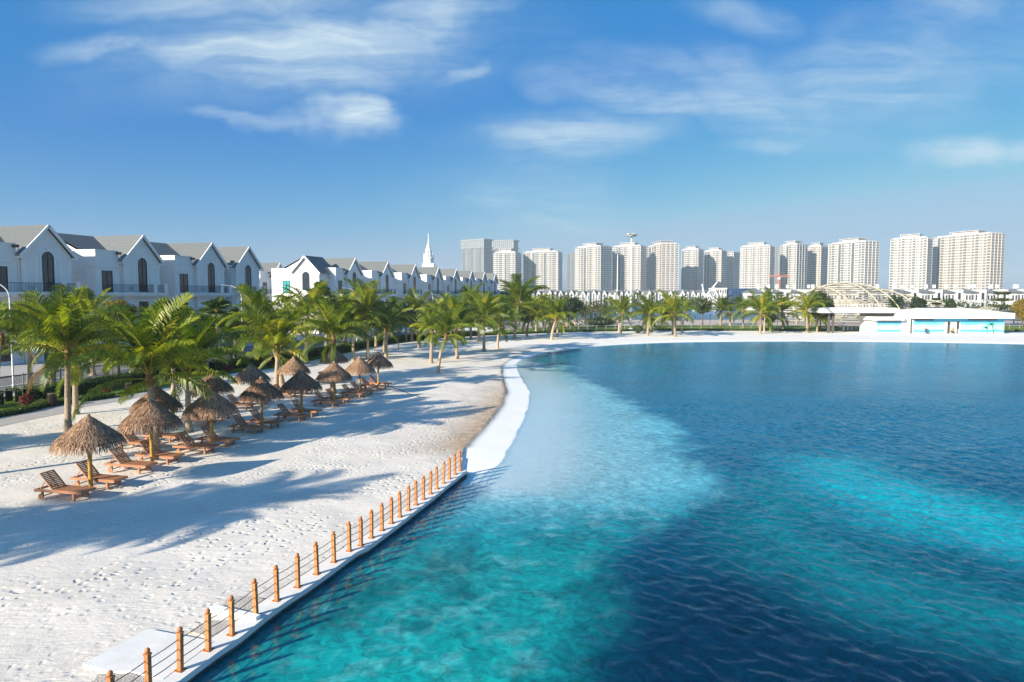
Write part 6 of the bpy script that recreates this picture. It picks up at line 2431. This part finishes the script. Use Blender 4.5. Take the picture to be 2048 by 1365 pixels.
def hip_far():
    t = thing('far_villa', 'x', 'villa', (0, 0, 0), 0, 'white hip-roofed villas behind the pavilion')
    b = MB(); b.box(-6.2, 6.2, 0, 11, 0, 8.4); b.box(1.8, 5.9, -.8, 9, 0.01, 10.0); b.box(-5.8, -2.4, -.5, -.003, 0, 8.0)
    b.obj('wall', M['far_wall'], t)

    def hip(x0, x1, y0, y1, z0, z1, ins):
        b = MB()
        Rr = [(x0, y0, z0), (x1, y0, z0), (x1, y1, z0), (x0, y1, z0)]
        T = [(x0 + ins, (y0 + y1) / 2 - .1, z1), (x1 - ins, (y0 + y1) / 2 - .1, z1), (x1 - ins, (y0 + y1) / 2 + .1, z1), (x0 + ins, (y0 + y1) / 2 + .1, z1)]
        for i in range(4):
            b.quad(Rr[i], Rr[(i + 1) % 4], T[(i + 1) % 4], T[i])
        b.quad(*T)
        b.box(x0, x1, y0, y1, z0 - .3, z0 - .002)
        return b
    hip(-6.6, 1.6, -1.0, 11.6, 8.75, 10.2, 2.6).obj('roof', M['roof'], t)
    b = MB(); b.box(-.4, .8, 4, 5.2, 10.6, 12.4); b.obj('chimney', M['trim'], t)
    b = MB(); b.box(-6.2, 6.2, -.12, -.004, 4.2, 4.5); b.obj('moulding', M['trim'], t)
    for (a, c, z0, z1, y) in ((3.1, 4.5, 5.2, 8.4, -.81), (-5.3, -4.5, 5.0, 7.2, -.51), (-3.6, -2.8, 5.0, 7.2, -.51), (-1.6, -.8, 5.0, 7.4, -.01), (.4, 1.2, 5.0, 7.4, -.01), (3.1, 4.5, .6, 3.6, -.81), (-5.0, -3.2, .6, 3.2, -.51)):
        b = MB(); b.box(a, c, y - .05, y, z0, z1); b.obj('window', M['glass'], t)
    return t


h0 = hip_far(); hs = snapshot(h0)
k = 0
spec = [(u, 330, 'front') for u in (1520, 1556, 1592, 1628, 1665, 1702, 1760, 1815, 1858, 1901, 1944, 1989, 2034, 2080)] + [(u, 395, 'rear') for u in (1538, 1580, 1622, 1664, 1706, 1748, 1790, 1832, 1874, 1916, 1958, 2000, 2042)]
cn = {'front': 0, 'rear': 0}
for u, Y, row in spec:
    loc = Vector(((u - 1024) / F * Y, Y + rnd.uniform(-2, 2), 0))
    lb = 'white hip-roofed villa behind the pavilion, %s row, %s from the left' % (row, nth[cn[row]]); cn[row] += 1
    sc = (.86 if row == 'front' else .95, 1, 1.0 if row == 'front' else 1.08)
    if k == 0:
        h0.location = loc; h0['label'] = lb; h0.scale = sc
    else:
        copy_thing(h0, hs, loc, 0, lb, scale=sc)
    k += 1

# far woods on the other bank: one mass nobody could count
def woods(label, u0, u1, Y, h0_, h1_, n, size, mat, seed):
    r = random.Random(seed)
    b = MB()
    xa, xb = (u0 - 1024) / F * Y, (u1 - 1024) / F * Y
    ncl = int((xb - xa) / 1.9)
    for c in range(ncl):
        x = r.uniform(xa, xb); y = Y + r.uniform(-6, 6); h = r.uniform(h0_, h1_); rr = r.uniform(1.6, 3.0)
        leaves(b, (x, y, h - rr * .9), rr, rr, rr * .9, n, size, r, .3)
        leaves(b, (x, y, max(.8, h - rr * 2.4)), rr * .9, rr * .9, rr, n // 2, size, r, .3)
    tag(b.obj('woods', M[mat], loc=(0, 0, 0)), label, 'woods', kind='stuff')


woods('far band of grey-green trees below the gabled villas', 1015, 1505, 405, 4.5, 7.6, 60, .55, 'leaf_dark', 1)
woods('band of trees in front of the hip-roofed villas', 1740, 2090, 300, 3.0, 7.0, 60, .5, 'leaf', 2)
woods('dark trees on the plaza behind the far beach palms', 1120, 1390, 196, 3.0, 6.5, 60, .40, 'leaf_dark', 3)
woods('dark undergrowth below the lime green tree', 985, 1160, 150, 1.0, 3.4, 60, .30, 'leaf_dark', 4)

# ================================================================ apartment towers
def tower(label, u0, u1, u2, vt, Y, floors, bays, mat='tower_white', side_bays=4, notch=(), crown=True, mat2=None, group='white apartment towers on the skyline', seed=0):
    """u0-u1 the sunlit front, u1-u2 the shaded flank; built square to its own front"""
    r = random.Random(seed)
    th = math.atan2((u1 - 1024) / F, 1.0)
    A = Vector(((u0 - 1024) / F * Y, Y, 0)); 
    dep = 24.0
    side = max(.5, (u2 - u1) / F * Y)
    dl = math.asin(min(.95, side / dep * math.cos(th)))
    rot = -(th + dl)                                 # the front's turn about z
    wid = (u1 - u0) / F * Y * math.cos((u1 + u0 - 2048) / 2 / F) / math.cos(dl) if True else 0
    H = PY(0, vt, Y).z
    t = thing('apartment_tower', label, 'apartment tower', A, rot, group)
    fh = H / floors
    b = MB()
    b.box(0, wid, 0, dep, 0, H)
    b.obj('wall', M[mat], t)
    bw = wid / bays
    wn_, bl, fin = MB(), MB(), MB()
    for i in range(bays):
        x = i * bw
        if i in notch:
            wn_.box(x + bw * .12, x + bw * .88, -.25, -.002, fh, H - 1.0)  # dark strip proud of the wall, standing in for a shaded recess
            continue
        style = (i * 7 + seed) % 3
        for k in range(1, floors):
            z = k * fh
            if style == 0:
                wn_.box(x + bw * .10, x + bw * .90, -.22, -.002, z + fh * .34, z + fh * .88)
                bl.box(x + bw * .05, x + bw * .95, -1.3, -.003, z, z + fh * .30)
            elif style == 1:
                wn_.box(x + bw * .14, x + bw * .46, -.22, -.002, z + fh * .30, z + fh * .82)
                wn_.box(x + bw * .60, x + bw * .86, -.22, -.002, z + fh * .30, z + fh * .82)
            else:
                wn_.box(x + bw * .18, x + bw * .82, -.22, -.002, z + fh * .30, z + fh * .80)
                bl.box(x + bw * .15, x + bw * .85, -.8, -.003, z + fh * .02, z + fh * .24)
        fin.box(x - .25, x + .25, -.55, -.004, 0, H + (.8 if i % 2 else .2))
    fin.box(wid - .5, wid + .01, -.56, -.004, 0, H + .5)
    sb = dep / side_bays
    for j in range(side_bays):
        y = j * sb
        for k in range(1, floors):
            z = k * fh
            wn_.box(wid + .002, wid + .22, y + sb * .25, y + sb * .75, z + fh * .3, z + fh * .82)
        fin.box(wid + .004, wid + .5, y - .3, y + .3, 0, H)
        wn_.box(-.22, -.002, y + sb * .3, y + sb * .7, fh, H - 2)
    tag(wn_.obj('windows', M['tower_glass'], t), kind='stuff')
    if bl.v: tag(bl.obj('balconies', M[mat], t), kind='stuff')
    fin.obj('fins', M[mat2 or mat], t)
    if crown:
        b = MB()
        b.box(wid * .05, wid * .95, 2, dep - 2, H + .002, H + 1.4)
        a, c = wid * .28, wid * .72
        b.box(a, c, 5, dep - 5, H + 1.402, H + 4.0)
        b.box(a - 2.2, c + 2.2, 3, dep - 3, H + 4.6, H + 5.2)
        for x in (a - 1.5, (a + c) / 2, c + 1.5):
            b.box(x - .3, x + .3, 3.4, 4.0, H + 1.403, H + 4.598)
        b.obj('roof_house', M[mat], t)
    return t


T = tower
T('narrow pale apartment tower at the left end, before the two tall grey ones', 987, 1030, 1043, 506, 940, 24, 8, seed=1, notch=(4,))
T('pale apartment tower with central dark seam, right of the leftmost one', 1047, 1115, 1124, 505, 960, 24, 12, seed=2, notch=(3, 7))
T('bluish half-hidden apartment tower left of the tower with the tall crown', 1133, 1153, 1160, 507, 1120, 25, 4, 'tower_cool', seed=3, crown=False)
T('bright apartment tower just left of the floodlight masts', 1150, 1200, 1222, 496, 950, 26, 9, seed=4, notch=(3,))
T('apartment tower directly behind the tall floodlight mast', 1224, 1279, 1291, 494, 960, 26, 10, seed=5, notch=(2,))
T('bluish apartment tower right of the floodlight mast, peach right half', 1291, 1322, 1358, 495, 1010, 26, 6, seed=6, mat2='tower_peach', notch=(1,))
T('shaded apartment tower left of the leaning white mast', 1361, 1394, 1405, 500, 1060, 25, 6, seed=7, notch=(0,))
T('shaded apartment tower right behind the leaning white mast', 1406, 1440, 1451, 503, 1090, 25, 6, seed=8, mat2='tower_peach', notch=(0, 1))
T('slim shaded apartment tower left of the wide white one', 1451, 1464, 1477, 504, 1120, 25, 3, seed=9, crown=False)
T('wide white apartment tower behind the blue-clad building', 1478, 1536, 1546, 494, 930, 25, 12, seed=10)
T('dim apartment tower hidden behind the orange crane', 1544, 1556, 1560, 494, 1200, 26, 3, 'tower_cool', seed=11, crown=False)
T('yellowish striped apartment tower right of the orange crane', 1558, 1590, 1611, 491, 950, 26, 6, seed=12, notch=(2,))
T('slim apartment tower with peach stripe, right of the striped one', 1612, 1638, 1652, 494, 970, 26, 5, seed=13, mat2='tower_peach')
T('broad white apartment tower above the pergola peak', 1653, 1726, 1753, 489, 900, 24, 11, seed=14, notch=(3, 7))
T('white apartment tower left half of the big right-hand pair', 1776, 1850, 1860, 479, 860, 24, 10, seed=15)
T('largest white apartment tower at the right, right half of the pair', 1861, 1980, 2005, 476, 870, 24, 15, seed=16, notch=(1,), mat2='tower_peach')


def tall_grey(label, u0, u1, u2, vt, Y, seed):
    t = tower(label, u0, u1, u2, vt, Y, 34, 8, 'tower_cool', crown=False, group='two tall grey towers under construction', seed=seed, side_bays=6)
    H = PY(0, vt, Y).z
    wid = max(v[0] for v in [tuple(q.co) for q in [c for c in kids(t) if c.name.startswith('wall')][0].data.vertices])
    b = MB()
    b.box(-2, wid + 2, -2, 26, H - 16, H - 14.5); b.box(-2.5, wid + 2.5, -2.5, 26.5, H - 1, H + 1)
    n = 14
    for k in range(n + 1):
        x = -2 + (wid + 4) * k / n
        b.box(x - .4, x + .4, -2.3, -1.5, H - 14.49, H - 1.01)
    b.quad((-2, -1.4, H - 14.4), (wid + 2, -1.4, H - 14.4), (wid + 2, -1.4, H - 1.1), (-2, -1.4, H - 1.1))
    for k in range(9):
        x = wid * k / 8
        b.box(x - .3, x + .3, 4, 4.6, H + 1.002, H + 4 + 2 * (k % 3))
    b.obj('crown_screen', M['tower_cool'], t)


tall_grey('tall grey tower under construction behind the villas, left one', 925, 968, 984, 482, 1350, 21)
tall_grey('tall grey tower under construction behind the villas, right one', 974, 1026, 1036, 483, 1400, 22)

# orange tower crane
Yc = 880.0
C_ = lambda u, v: PY(u, v, Yc)
o = C_(1557, 592); o.z = 0
t = thing('tower_crane', 'orange tower crane standing among the apartment towers', 'crane', o)


def lattice(a, c, w, n):
    b = MB()
    a, c = Vector(a), Vector(c)
    d = (c - a).normalized(); s = d.cross(Vector((0, 1, 0))); s.normalize(); q = d.cross(s)
    cor = [s * w + q * w, s * w - q * w, -s * w - q * w, -s * w + q * w]
    for k in cor:
        b.bar(a + k, c + k, .5, .5)
    for i in range(n):
        p0, p1 = a.lerp(c, i / n), a.lerp(c, (i + 1) / n)
        for j in range(4):
            b.bar(p0 + cor[j], p1 + cor[(j + 1) % 4], .32, .32)
    return b


lattice((0, 0, 0), (0, 0, C_(1557, 551).z), 1.1, 16).obj('mast', M['orange_crane'], t)
zj = C_(1557, 553).z
lattice((-(1557 - 1538) / F * Yc, 0, zj), ((1577 - 1557) / F * Yc, 0, zj), .9, 12).obj('jib', M['orange_crane'], t)
b = MB(); b.box(-1.6, 1.2, -1.4, 1.4, zj - 4, zj - 1.3); b.obj('cab', M['lamp_pole'], t)
b = MB(); b.tube([(0, 0, zj), (0, 0, zj + 5)], .6, 6); b.tube([(0, 0, zj + 5), (11, 0, zj + 1)], .2, 4); b.tube([(0, 0, zj + 5), (-11, 0, zj + 1)], .2, 4); b.obj('tie', M['orange_crane'], t)


# ================================================================ haze
def haze():
    b = MB()
    b.box(-3300, 3300, -3300, 3300, -2.4, 128)
    m = bpy.data.materials.new('haze'); m.use_nodes = True
    nt = m.node_tree; nt.nodes.clear()
    out = N(nt, 'ShaderNodeOutputMaterial')
    v = N(nt, 'ShaderNodeVolumePrincipled')
    v.inputs['Color'].default_value = (.75, .90, 1.0, 1)
    v.inputs['Density'].default_value = HAZE_D
    v.inputs['Anisotropy'].default_value = .0
    L(nt, v.outputs[0], out.inputs['Volume'])
    o = b.obj('haze', m)
    tag(o, 'thin blue haze over the whole bay', kind='stuff')


HAZE_D = 0.00027
haze()
